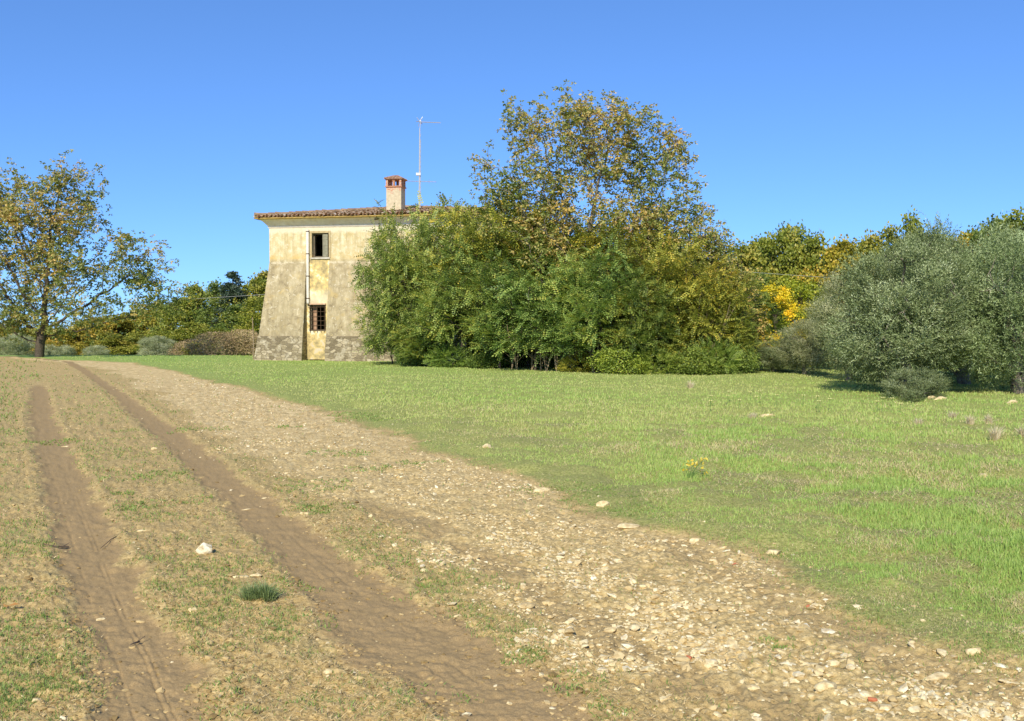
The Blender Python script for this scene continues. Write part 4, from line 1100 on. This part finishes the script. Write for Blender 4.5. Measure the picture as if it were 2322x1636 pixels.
for k, (px, Y, R, H, col, lab) in enumerate([
  (930,41.5,.8,.9,(.7,.9,.7),'low dark shrub at the left foot of the thicket'), (1010,39.4,.8,.8,(.7,.9,.6),'low shrub at the thicket foot below the second window'),
  (1090,38.4,.8,.6,(.55,.7,.5),'small shrub tinted dark for shade at the thicket foot left of the bare stems'), (1300,35.4,.7,.6,(1.2,1.0,.5),'small yellowish shrub in front of the bare stems'),  # first one: dark tint paints the shade under the thicket
  (1395,34.0,1.0,1.0,(1.0,1.1,.6),'light green shrub beside the tree stump at the thicket foot'), (1480,33.8,.9,.8,(.9,1,.6),'rounded shrub under the spreading walnut at the meadow edge'),
  (1560,33.6,.9,.9,(.8,.9,.6),'shrub at the meadow edge right of the leaning bare stems'), (1600,33.8,.9,1.1,(.75,.9,.6),'dense green shrub near the right end of the thicket'),
  (1180,40.0,1.2,1.5,(.45,.55,.4),'shrub tinted dark for shade filling the gap behind the bare stems, left'), (1240,39.5,1.2,1.6,(.45,.5,.4),'shrub tinted dark for shade behind the bare stems in the middle'),  # shrubs added to close bright gaps; dark tint paints the thicket's inner shade
  (1300,39.0,1.2,1.5,(.4,.5,.4),'shrub tinted dark for shade behind the bare stems near the tall walnut foot'), (1370,38.5,1.2,1.5,(.45,.5,.4),'shrub tinted dark for shade behind the light green shrub of the thicket'), (1110,40.5,1.2,1.4,(.45,.55,.4),'shrub tinted dark for shade behind the left part of the thicket foot'), (1440,38.0,1.2,1.5,(.4,.5,.4),'shrub tinted dark for shade deep under the spreading walnut'),  # added as well, with the inner shade painted by the dark tint
  (1650,34.4,.8,1.0,(.7,.85,.65),'rounded dark shrub closing the right end of the thicket')]):
    x = (px*K-SRC_W/2)/F*Y
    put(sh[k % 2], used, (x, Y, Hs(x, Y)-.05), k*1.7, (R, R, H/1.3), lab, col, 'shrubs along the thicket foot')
# back row locusts: darkened leaf tint paints the shade deep inside the thicket
for k, (px, Y, h, lab) in enumerate([(1150,42.5,6.0,'locust tinted dark for shade deep behind the yellowish locusts'),(1240,42.0,6.2,'locust tinted dark for shade behind the tall walnut trunk'),(1330,41,5.8,'locust tinted dark for shade behind the right of the tall walnut'),
                                (1420,40.5,5.4,'locust tinted dark for shade behind the pale bare limb'),(1510,40,5.0,'locust tinted dark for shade behind the spreading walnut'),(1570,39.5,4.6,'locust tinted dark for shade at the back right of the thicket'),(1600,38.5,3.6,'locust tinted dark for shade behind the right end of the thicket')]):
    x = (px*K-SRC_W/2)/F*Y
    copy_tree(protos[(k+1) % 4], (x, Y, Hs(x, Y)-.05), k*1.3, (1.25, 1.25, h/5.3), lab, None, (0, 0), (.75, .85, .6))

# olives -----------------------------------------------------------------------
OT = t_olive()
def olive_proto(seed, n=9000, lump=1.0):
    """unit olive: about 4 m tall, 3.6 m wide, foliage to the ground"""
    root = thing('olive_tree', (0, 0, 0), 0, 'x', 'tree'); r_ = np.random.default_rng(seed)
    ell = [((0, 0, 2.6), (1.3, 1.3, 1.0)), ((-.6, -.2, 1.7), (1.1, 1.1, .9)), ((.7, .1, 1.6), (1.0, 1.1, .9)), ((0, -.5, 1.0), (1.3, 1.0, .7))]
    bl = blobs_in(ell, 90, r_, .3)
    pos, par = colonize([(0, 0, 0), (.04, 0, .25), (0, .05, .5)], bl+r_.normal(0, .1, bl.shape), .2, 99, .3, 60, .02, r_)
    r = radii(par, len(pos), .008); e = math.log(.14/.008)/math.log(r[0]/.008); r = .008*(r/.008)**e
    i = np.where(par >= 0)[0]; V, Fq = frustums(pos[par[i]], pos[i], r[par[i]], r[i], 6); obj('trunk', mkmesh('trunk', V, Fq, True), BK1, root)
    nb = 260; B = blobs_in(ell, nb, r_, .55); br_ = r_.uniform(.16, .42, nb)
    k = r_.integers(0, nb, n); d = r_.normal(0, 1, (n, 3)); d[:, 2] += .25; d /= np.linalg.norm(d, axis=1, keepdims=True)
    p = B[k]+d*(br_[k]*r_.uniform(.3, 1.1, n))[:, None]
    cen = np.array([0, 0, 1.6]); out = (p-cen)/np.linalg.norm(p-cen, axis=1, keepdims=True)
    dd = out*.6+d*.5+r_.normal(0, .45, d.shape)+[0, 0, .35]
    V, Fq = instance(OT, p, dd, r_.uniform(.75, 1.3, n), r_.uniform(0, 6, n))
    bv = r_.normal(0, .13, nb)
    v = np.clip(np.repeat(.45+bv[k]+.12*d[:, 2]+r_.normal(0, .08, n), 8)+r_.normal(0, .13, n*8), 0, 1)
    V[:, 2] = np.maximum(V[:, 2], .05)
    obj('crown', mkmesh('crown', V, Fq, False, {'v': ('FACE', v)}), LO, root)
    return root
OL = [olive_proto(61, 13000), olive_proto(62, 11000), olive_proto(63, 9000)]
OLV = [ # px, Y, width, height, tone, label
 (0, 2030, 24.3, 1.12, .98, (.95, 1.02, .88), 'large silver green olive tree standing in the meadow on the right'),
 (2, 2285, 24.6, 1.15, 1.06, (.9, 1.02, .82), 'olive tree cut by the right edge of the picture'),
 (2, 1905, 30.0, .84, .86, (1.1, 1.05, .95), 'greyish olive tree behind the left side of the large olive'),
 (1, 2165, 28.0, 1.3, 1.27, (.75, .85, .68), 'olive tree filling the gap behind the two front olives'),  # darker tone paints the shade in the gap
 (0, 1805, 33.5, .62, .50, (1.15, 1.08, 1.05), 'low grey olive bush at the far edge of the meadow'),
 (1, 1735, 35.5, .7, .33, (.8, .85, .75), 'dark low olive bush right of the thicket'),
 (2, 2330, 31.0, 1.4, 1.22, (.95, 1, .9), 'tall olive behind the one cut by the right edge'),
 (0, 2070, 33.0, 1.1, 1.25, (1.0, 1.02, .9), 'olive crown rising behind the large olive'),
 (2, 1870, 38.0, .7, .75, (.8, .85, .8), 'olive tinted dark for shade behind the low grey olive bush'),  # shade painted by lowering the leaf tone
 (2, 35, 69, .9, .55, (1.5, 1.45, 1.6), 'silvery olive bush left of the leaning walnut trunk'),
 (0, 353, 68, .85, .50, (1.5, 1.45, 1.6), 'round silvery olive bush beyond the crest of the track'),
 (1, 130, 69, .75, .36, (1.5, 1.45, 1.6), 'small silvery olive bush just right of the walnut trunk'),
 (2, 215, 69, .6, .34, (1.5, 1.45, 1.6), 'tiny silvery olive bush between the walnut and the round olive bush'),
]
usedo = set()
for (pi, px, Y, ws, hs_, col, lab) in OLV:
    x = (px*K-SRC_W/2)/F*Y
    put(OL[pi], usedo, (x, Y, Hs(x, Y)-.05), px*.37, (ws, ws, hs_), lab, col)
# low leafy foot branch of the large olive
x = (2050*K-SRC_W/2)/F*22.9
put(OL[2], usedo, (x, 22.9, Hs(x, 22.9)-.35), 1.0, (.8, .5, .27), 'low olive sucker growth at the foot of the large olive', (.95, 1, .9))

# background woodland --------------------------------------------------------------
BT = t_broad(5, .21, .15, .16, 9)
def wood_proto(seed, n=1500, H=8., R=2.9, pointy=0):
    root = thing('woodland_tree', (0, 0, 0), 0, 'x', 'tree'); r_ = np.random.default_rng(seed)
    nb = 70; B = []; 
    for k in range(nb):
        t = r_.random()**.8; z = H*(.12+.86*t); rr_ = R*(math.sin(PI*min(1, .2+.78*t))**.7)*(1-pointy*t)
        a = r_.uniform(0, 2*PI); q = r_.uniform(.45, 1)*rr_
        B.append((math.cos(a)*q, math.sin(a)*q, z+r_.normal(0, .25)))
    B = np.array(B); br_ = r_.uniform(.4, .95, nb)*(1-.4*(B[:, 2]/H)**3)
    b = MB(); b.tube([(0, 0, 0), (.1, 0, H*.3), (0, .1, H*.6), (0, 0, H*.85)], [.17, .13, .08, .03], 7)
    for k in range(0, nb, 3): 
        z0 = B[k][2]*.6; b.tube([(0, 0, z0), B[k]*np.array([.5, .5, 1])-[0, 0, .3], B[k]], [.05, .035, .01], 5)
    b.build('trunk', BK2, root)
    k = r_.integers(0, nb, n); d = r_.normal(0, 1, (n, 3)); d[:, 2] += .4; d /= np.linalg.norm(d, axis=1, keepdims=True)
    p = B[k]+d*(br_[k]*r_.uniform(.5, 1.1, n))[:, None]*np.array([1, 1, .75])
    V, Fq = instance(BT, p, d+r_.normal(0, .4, d.shape), r_.uniform(.75, 1.2, n), r_.uniform(0, 6, n))
    bv = r_.normal(0, .16, nb); v = np.clip(np.repeat(.45+bv[k]+.14*d[:, 2], 5)+r_.normal(0, .12, n*5), 0, 1)
    obj('crown', mkmesh('crown', V, Fq, False, {'v': ('FACE', v)}), LA, root)
    return root
WP = [wood_proto(81, 1900), wood_proto(82, 1900, 8, 2.6), wood_proto(83, 1900, 8, 3.2), wood_proto(84, 1600, 8, 2.3, .3)]
usedw = set()
def wood(lst, grp):
    r_ = np.random.default_rng(9)
    for k, (px, top, Y, wd, tone, lab) in enumerate(lst):
        x = (px*K-SRC_W/2)/F*Y; z0 = Hs(x, Y)-.1; zt = P(px*K, top*K, Y)[2]; h = zt-z0
        put(WP[k % 4], usedw, (x, Y, z0), k*2.1, (wd/2.6, wd/2.6, h/7.7), lab, tone, grp)
YG, OR, DG, OG, YL = (1.05, 1.0, .6), (1.55, 1.12, .5), (.75, .85, .75), (1.15, 1.02, .65), (2.9, 2.0, .35)
wood([
 (1660,570,60,2.6,OG,'olive green wood tree just right of the spreading walnut'),
 (1700,545,66,2.6,YG,'green wood tree left of the tufted skyline tree'),
 (1745,532,62,2.4,YG,'wood tree with two tufted tips on the skyline'),
 (1790,548,64,2.4,DG,'dark green wood tree on the skyline behind the overhead cable'),
 (1835,552,60,2.2,YG,'green wood tree left of the orange crown'),
 (1738,645,50,1.5,YL,'bright yellow autumn tree between the thicket and the olives'),
 (1790,640,54,1.9,(1.3,1.25,.4),'yellow green tree right of the bright yellow tree'),
 (1705,640,52,1.8,DG,'dark green tree behind the right end of the thicket'),
 (1875,562,58,2.3,OR,'orange tinged autumn tree above the left olive'),
 (1925,555,60,2.3,OG,'bronze green wood tree right of the orange crown'),
 (1975,540,60,2.4,OG,'bronze wood tree on the skyline above the large olive left side'),
 (2040,520,58,2.2,YG,'pointed green tree showing above the top of the large olive'),
 (2100,545,56,2.4,OG,'olive brown wood tree above the gap of the large olive'),
 (2165,535,54,2.2,(1.7,1.2,.5),'golden wood tree on the skyline near the right'),
 (2215,515,54,2.6,DG,'tall dark green wood tree on the right skyline'),
 (2275,512,52,2.6,YG,'green wood tree near the right edge of the skyline'),
 (2335,505,52,2.6,DG,'dark wood tree at the right edge of the skyline'),
 (1640,600,72,2.8,DG,'farther wood tree behind the walnut at the thicket end'),
 (1730,600,74,3.0,DG,'farther dark wood tree behind the tufted skyline tree'),
 (1850,600,70,3.0,DG,'farther wood tree behind the orange crown'),
 (1960,590,68,3.0,DG,'farther wood tree behind the bronze skyline tree'),
 (2120,580,66,3.0,DG,'farther dark tree behind the olive brown wood tree'),
 (2250,570,64,3.0,DG,'farther dark tree behind the right skyline trees'),
], 'wood behind the meadow on the right')
OB = (1.45, 1.05, .6)
wood([
 (580,640,75,2.6,YG,'green tree touching the left wall of the farmhouse'),
 (610,610,78,2.8,OG,'tree standing behind the farmhouse left corner'),
 (600,670,62,2.0,YG,'lower green tree beside the farmhouse left corner'),
 (485,655,80,2.6,DG,'dark green tree left of the conifer'),
 (450,655,84,2.8,YG,'rounded green tree at the top of the left wood slope'),
 (420,675,86,2.8,DG,'green tree on the left wood slope above the round olive bush'),
 (385,695,88,2.8,OG,'mid slope tree right of the walnut crown'),
 (345,700,90,3.0,OB,'russet tinged tree below the walnut branch tips'),
 (300,705,90,3.0,OG,'olive brown tree below the right walnut branches'),
 (260,712,88,3.0,OB,'brownish tree right of the low walnut limb'),
 (215,725,88,2.8,OG,'olive green tree seen under the walnut crown'),
 (175,735,86,2.8,OB,'brown green tree just right of the walnut trunk'),
 (130,745,86,2.6,OB,'brownish tree directly behind the walnut trunk'),
 (60,738,86,2.8,OG,'tree left of the walnut trunk in the distance'),
 (5,735,86,2.8,OB,'distant brownish tree at the far left edge'),
 (530,700,72,2.6,DG,'dark tree in front of the conifer foot'),
 (440,730,76,2.4,YG,'bushy tree above the round olive bush'),
 (380,745,76,2.4,YG,'low green tree behind the round olive bush'),
 (320,755,78,2.4,OG,'low olive green tree left of the round olive bush'),
 (255,760,78,2.4,OG,'low tree at the foot of the left wood slope'),
 (200,770,80,2.4,OB,'low brown tree at the foot of the left wood slope'),
 (480,740,68,2.2,YG,'bushy green tree behind the dry reddish shrub'),
 (-60,725,84,3,OG,'distant tree beyond the left picture edge'),
 (545,760,64,1.8,DG,'low dark tree between dry shrub and farmhouse'),
 (110,775,82,2.2,OB,'low brown bushy tree behind the walnut foot'),
 (30,780,82,2.2,OG,'low bushy tree behind the silvery olive at far left'),
], 'wood beyond the crest on the left')
def conifer():
    Y = 74; x = (523*K-SRC_W/2)/F*Y; z0 = Hs(x, Y); zt = P(523*K, 613*K, Y)[2]; H = zt-z0
    root = thing('conifer_tree', (x, Y, z0), 0, 'dark blue green conifer standing in the wood left of the farmhouse', 'tree'); r_ = np.random.default_rng(5)
    b = MB(); b.tube([(0, 0, 0), (0, 0, H*.5), (0, 0, H)], [.16, .1, .02], 7); b.build('trunk', BK2, root)
    ps = []; ds = []
    for k in range(120):
        t = r_.uniform(.12, 1)**.9; z = H*t; L = 2.1*(1-t)**.65+.2; a = r_.uniform(0, 2*PI)
        for q in np.linspace(.2, 1, 12):
            for _ in range(2): ps.append((math.cos(a)*L*q+r_.normal(0, .1), math.sin(a)*L*q+r_.normal(0, .1), z-.15*q*L+.1*q*q*L)); ds.append((math.cos(a), math.sin(a), r_.normal(-.1, .3)))
    ps = np.array(ps); ds = np.array(ds)+r_.normal(0, .3, (len(ds), 3)); T = t_broad(4, .22, .08, .08, 3)
    V, Fq = instance(T, ps, ds, r_.uniform(.8, 1.2, len(ps)), r_.uniform(0, 6, len(ps)))
    obj('crown', mkmesh('crown', V, Fq, False, {'v': ('FACE', r_.random(len(Fq)))}), LC, root)
conifer()
# dry reddish shrubs and the stake by the house
def dry_shrub(px, Y, wd, H, lab, seed):
    x = (px*K-SRC_W/2)/F*Y; root = thing('dry_shrub', (x, Y, Hs(x, Y)-.03), 0, lab, 'shrub', 'dry brown shrubs beside the farmhouse'); r_ = np.random.default_rng(seed)
    b = MB()
    for k in range(60):
        a = r_.uniform(-1, 1); p = np.array([a*wd*.35, r_.normal(0, .3), 0]); e = np.array([a*wd*.55+r_.normal(0, .1), r_.normal(0, .5), H*math.sqrt(max(.1, 1-.75*a*a))*r_.uniform(.75, 1.05)])
        b.tube([p, (p+e)/2+r_.normal(0, .05, 3), e], [.013, .009, .004], 4)
    b.build('stem', simple_stem, root)
    n = 2600; a = r_.uniform(-1, 1, n); t = r_.uniform(.1, 1, n)**.8; Hh = H*np.sqrt(np.maximum(.1, 1-.75*a*a))
    p = np.stack([a*wd*.55*(.6+.4*t), r_.normal(0, .45, n), t*Hh], 1)
    V, Fq = instance(t_broad(3, .09, .035, .05, 5), p, np.stack([a*.4, r_.normal(0, .3, n), np.full(n, 1.0)], 1), r_.uniform(.7, 1.3, n), r_.uniform(0, 6, n))
    v = np.clip(np.repeat(fbm(p[:, 0]*1.5+seed, p[:, 2]*1.5, seed)+r_.normal(0, .1, n), 3), 0, 1)
    obj('foliage', mkmesh('foliage', V, Fq, False, {'v': ('FACE', v)}), LB, root)
dry_shrub(545, 57, 2.6, 1.6, 'tall reddish brown dry shrub against the wood left of the farmhouse', 3)
dry_shrub(482, 64, 3.6, 1.9, 'rounded dry brown shrub in the middle of the dry growth left of the farmhouse', 4)
dry_shrub(432, 67, 2.9, 1.65, 'lowest dry brown shrub beside the round olive bush', 5)
def stake():
    Y = 50.5; a = P(566*K, 712*K, Y); c = P(568*K, 800*K, Y); c[2] = Hs(c[0], c[1])-.1; b = MB()
    b.tube([c, (a+c)/2+[.03, 0, 0], a], [.035, .03, .022], 6); o = b.build('wooden_stake', simple_stem); tag(o, 'slim brown wooden stake standing upright left of the farmhouse corner', 'stake')
stake()

# ------------------------------------------------------------------ small meadow things
FY = simple_mat('yellow_petals', (.9, .8, .2), (.95, .9, .5), 30, .8, .1)
GS = simple_mat('green_stem', (.12, .2, .05), (.2, .3, .08), 30)
def flower(px, py, k):
    g = G(px, py); r_ = np.random.default_rng(k); h = r_.uniform(.15, .26)
    root = thing('wildflower', (g[0], g[1], Hp(*g)), 0, 'pale yellow wildflower in the meadow', 'flower', 'pale yellow wildflowers scattered in the meadow')
    b = MB(); b.tube([(0, 0, 0), (.01, 0, h*.6), (.015, .01, h)], .004, 4); b.build('stem', GS, root)
    b = MB()
    for i in range(7):
        a = i*2*PI/7; d = np.array([math.cos(a), math.sin(a), .35]); s = np.array([-math.sin(a), math.cos(a), 0]); c = np.array([.015, .01, h])
        b.add([c, c+d*.034+s*.022, c+d*.065, c+d*.034-s*.022], [[0, 1, 2, 3]])
    b.add([(.015-.012, .01, h+.008), (.015, -.002, h+.008), (.027, .01, h+.008), (.015, .022, h+.008)], [[0, 1, 2, 3]])
    b.build('flower_head', FY, root)
for k, (zx, zy) in enumerate([(165,1380),(200,1395),(318,1365),(240,1420),(360,1415),(803,1440),(812,1457),(700,1422),(1235,1450),(1272,1458),(1340,1465),(1400,1455),(155,1400),(35,1408),(385,1392),(890,1445),(30,1460),(508,1420)]):
    flower(1600+zx/3.18, 480+zy/3.18, k)
DW = leaf_mat('bleached_stalk', [(0, (.5, .4, .22)), (1, (.85, .74, .5))], .2, .02)
def dry_weed(px, py, h, lab, k):
    g = G(px, py); r_ = np.random.default_rng(900+k); n = 150
    a = r_.uniform(0, 2*PI, n); q = r_.random(n)*.05
    o = blades('dry_weed', np.cos(a)*q, np.sin(a)*q, np.zeros(n), r_.uniform(.4, 1, n)*h, np.full(n, .009), np.abs(r_.normal(.45, .3, n)), r_.random(n), DW, az=a, curl=.5)
    o.location = (g[0], g[1], Hp(*g)); tag(o, lab, 'weed')
for k, (px, py, h, lab) in enumerate([(2255,1000,.28,'tallest bleached dry weed clump in the meadow near the right edge'), (2200,970,.2,'bleached dry weed left of the tallest dry weed clump'),
   (2160,955,.18,'small bleached dry weed farther up the right side of the meadow'), (2240,968,.2,'bleached dry weed just above the tallest dry weed clump'), (1706,955,.16,'small dry weed near the flat white stone in the meadow'),
   (1565,885,.3,'dry weed clump in the upper middle of the meadow'), (2083,965,.16,'low bleached dry weed in the right middle of the meadow'), (2320,1000,.2,'dry weed at the very right edge of the meadow')]): dry_weed(px, py, h, lab, k)
def spiky_tuft():
    g = GD(571, 1345); n = 1300; r_ = np.random.default_rng(8)
    a = r_.uniform(0, 2*PI, n); q = r_.random(n)**.8; ci = r_.integers(0, 7, n); cx = r_.uniform(-.10, .10, 7)[ci]; cy = r_.uniform(-.03, .03, 7)[ci]; x = g[0]+cx+np.cos(a)*q*.055; y = g[1]+cy+np.sin(a)*q*.04
    z = np.full(n, Hp(*g)); L = r_.uniform(.04, .12, n)*(.75+.5*vn(ci*1.7, ci*.3)); lean = q*1.2+r_.normal(0, .15, n)
    o = blades('spiky_tuft', x, y, z, L, np.full(n, .0036), lean, r_.uniform(0, .5, n), TU, az=a)
    tag(o, 'dark blue green spiky grass tuft between the wheel ruts', 'grass tuft')
TU = leaf_mat('tuft_grass', [(0, (.13, .19, .06)), (.5, (.32, .4, .14)), (1, (.6, .62, .3))], .2, .05)
spiky_tuft()
def yellow_weed():
    g = GD(1545, 1075); r_ = np.random.default_rng(6)
    root = thing('yellow_leaved_weed', (g[0], g[1], Hp(*g)), 0, 'low weed with a few bright yellow leaves in the meadow above the gravel track', 'plant')
    b = MB(); q = []
    for k in range(9):
        e = np.array([r_.uniform(-.16, .2), r_.uniform(-.08, .08), r_.uniform(.08, .24)]); b.tube([(0, 0, 0), e*.5+[0, 0, .02], e], [.004, .003, .002], 4)
        for _ in range(3): d = r_.normal(0, 1, 3); q.append(leafq(e+r_.normal(0, .015, 3), d, np.cross(d, r_.normal(0, 1, 3)), .045, .03))
    b.build('stem', GS, root)
    q = np.array(q); obj('leaf_cluster', mkmesh('leaf_cluster', q.reshape(-1, 3), np.arange(len(q)*4).reshape(-1, 4), False, {'v': ('FACE', r_.random(len(q)))}), leaf_mat('yellow_leaf', [(0, (.7, .5, .03)), (1, (.8, .65, .1))]), root)
yellow_weed()
STK = simple_mat('dead_stick', (.07, .05, .035), (.2, .15, .1), 30)
def stick(pts, r, lab):
    q = [np.array([*GD(px, py), 0]) for px, py in pts]
    for p in q: p[2] = Hp(p[0], p[1])+.012
    b = MB(); b.tube(q, np.linspace(r, r*.4, len(q)), 5); m = (q[0]+q[1])/2; b.tube([m, m+[.03, .05, .02]], [r*.6, r*.3], 4)
    tag(b.build('stick', STK), lab, 'stick')
stick([(155,1222),(125,1225),(95,1226)], .008, 'short dark stick lying left of the left wheel rut')
stick([(285,1194),(250,1208),(225,1225)], .005, 'thin brown twig right of the left wheel rut')
stick([(312,1432),(298,1438),(292,1440)], .006, 'short dark twig inside the left wheel rut')
def fallen_leaf():
    g = GD(17, 1366); q = [leafq((0, 0, .01), (1, .1, .15), (0, 1, .1), .07, .05), leafq((.01, 0, .01), (-.9, .3, .2), (0, 1, 0), .05, .04)]
    o = obj('fallen_leaf', mkmesh('fallen_leaf', np.array(q).reshape(-1, 3), np.arange(8).reshape(-1, 4), False, {'v': ('FACE', np.array([.3, .8]))}), leaf_mat('orange_leaf', [(0, (.5, .22, .06)), (1, (.65, .35, .1))]))
    o.location = (g[0], g[1], Hp(*g)+.01); tag(o, 'orange brown fallen leaf at the left edge of the turf', 'leaf')
fallen_leaf()
print('objects', len(bpy.data.objects), 'unique polys', sum(len(m.polygons) for m in bpy.data.meshes))
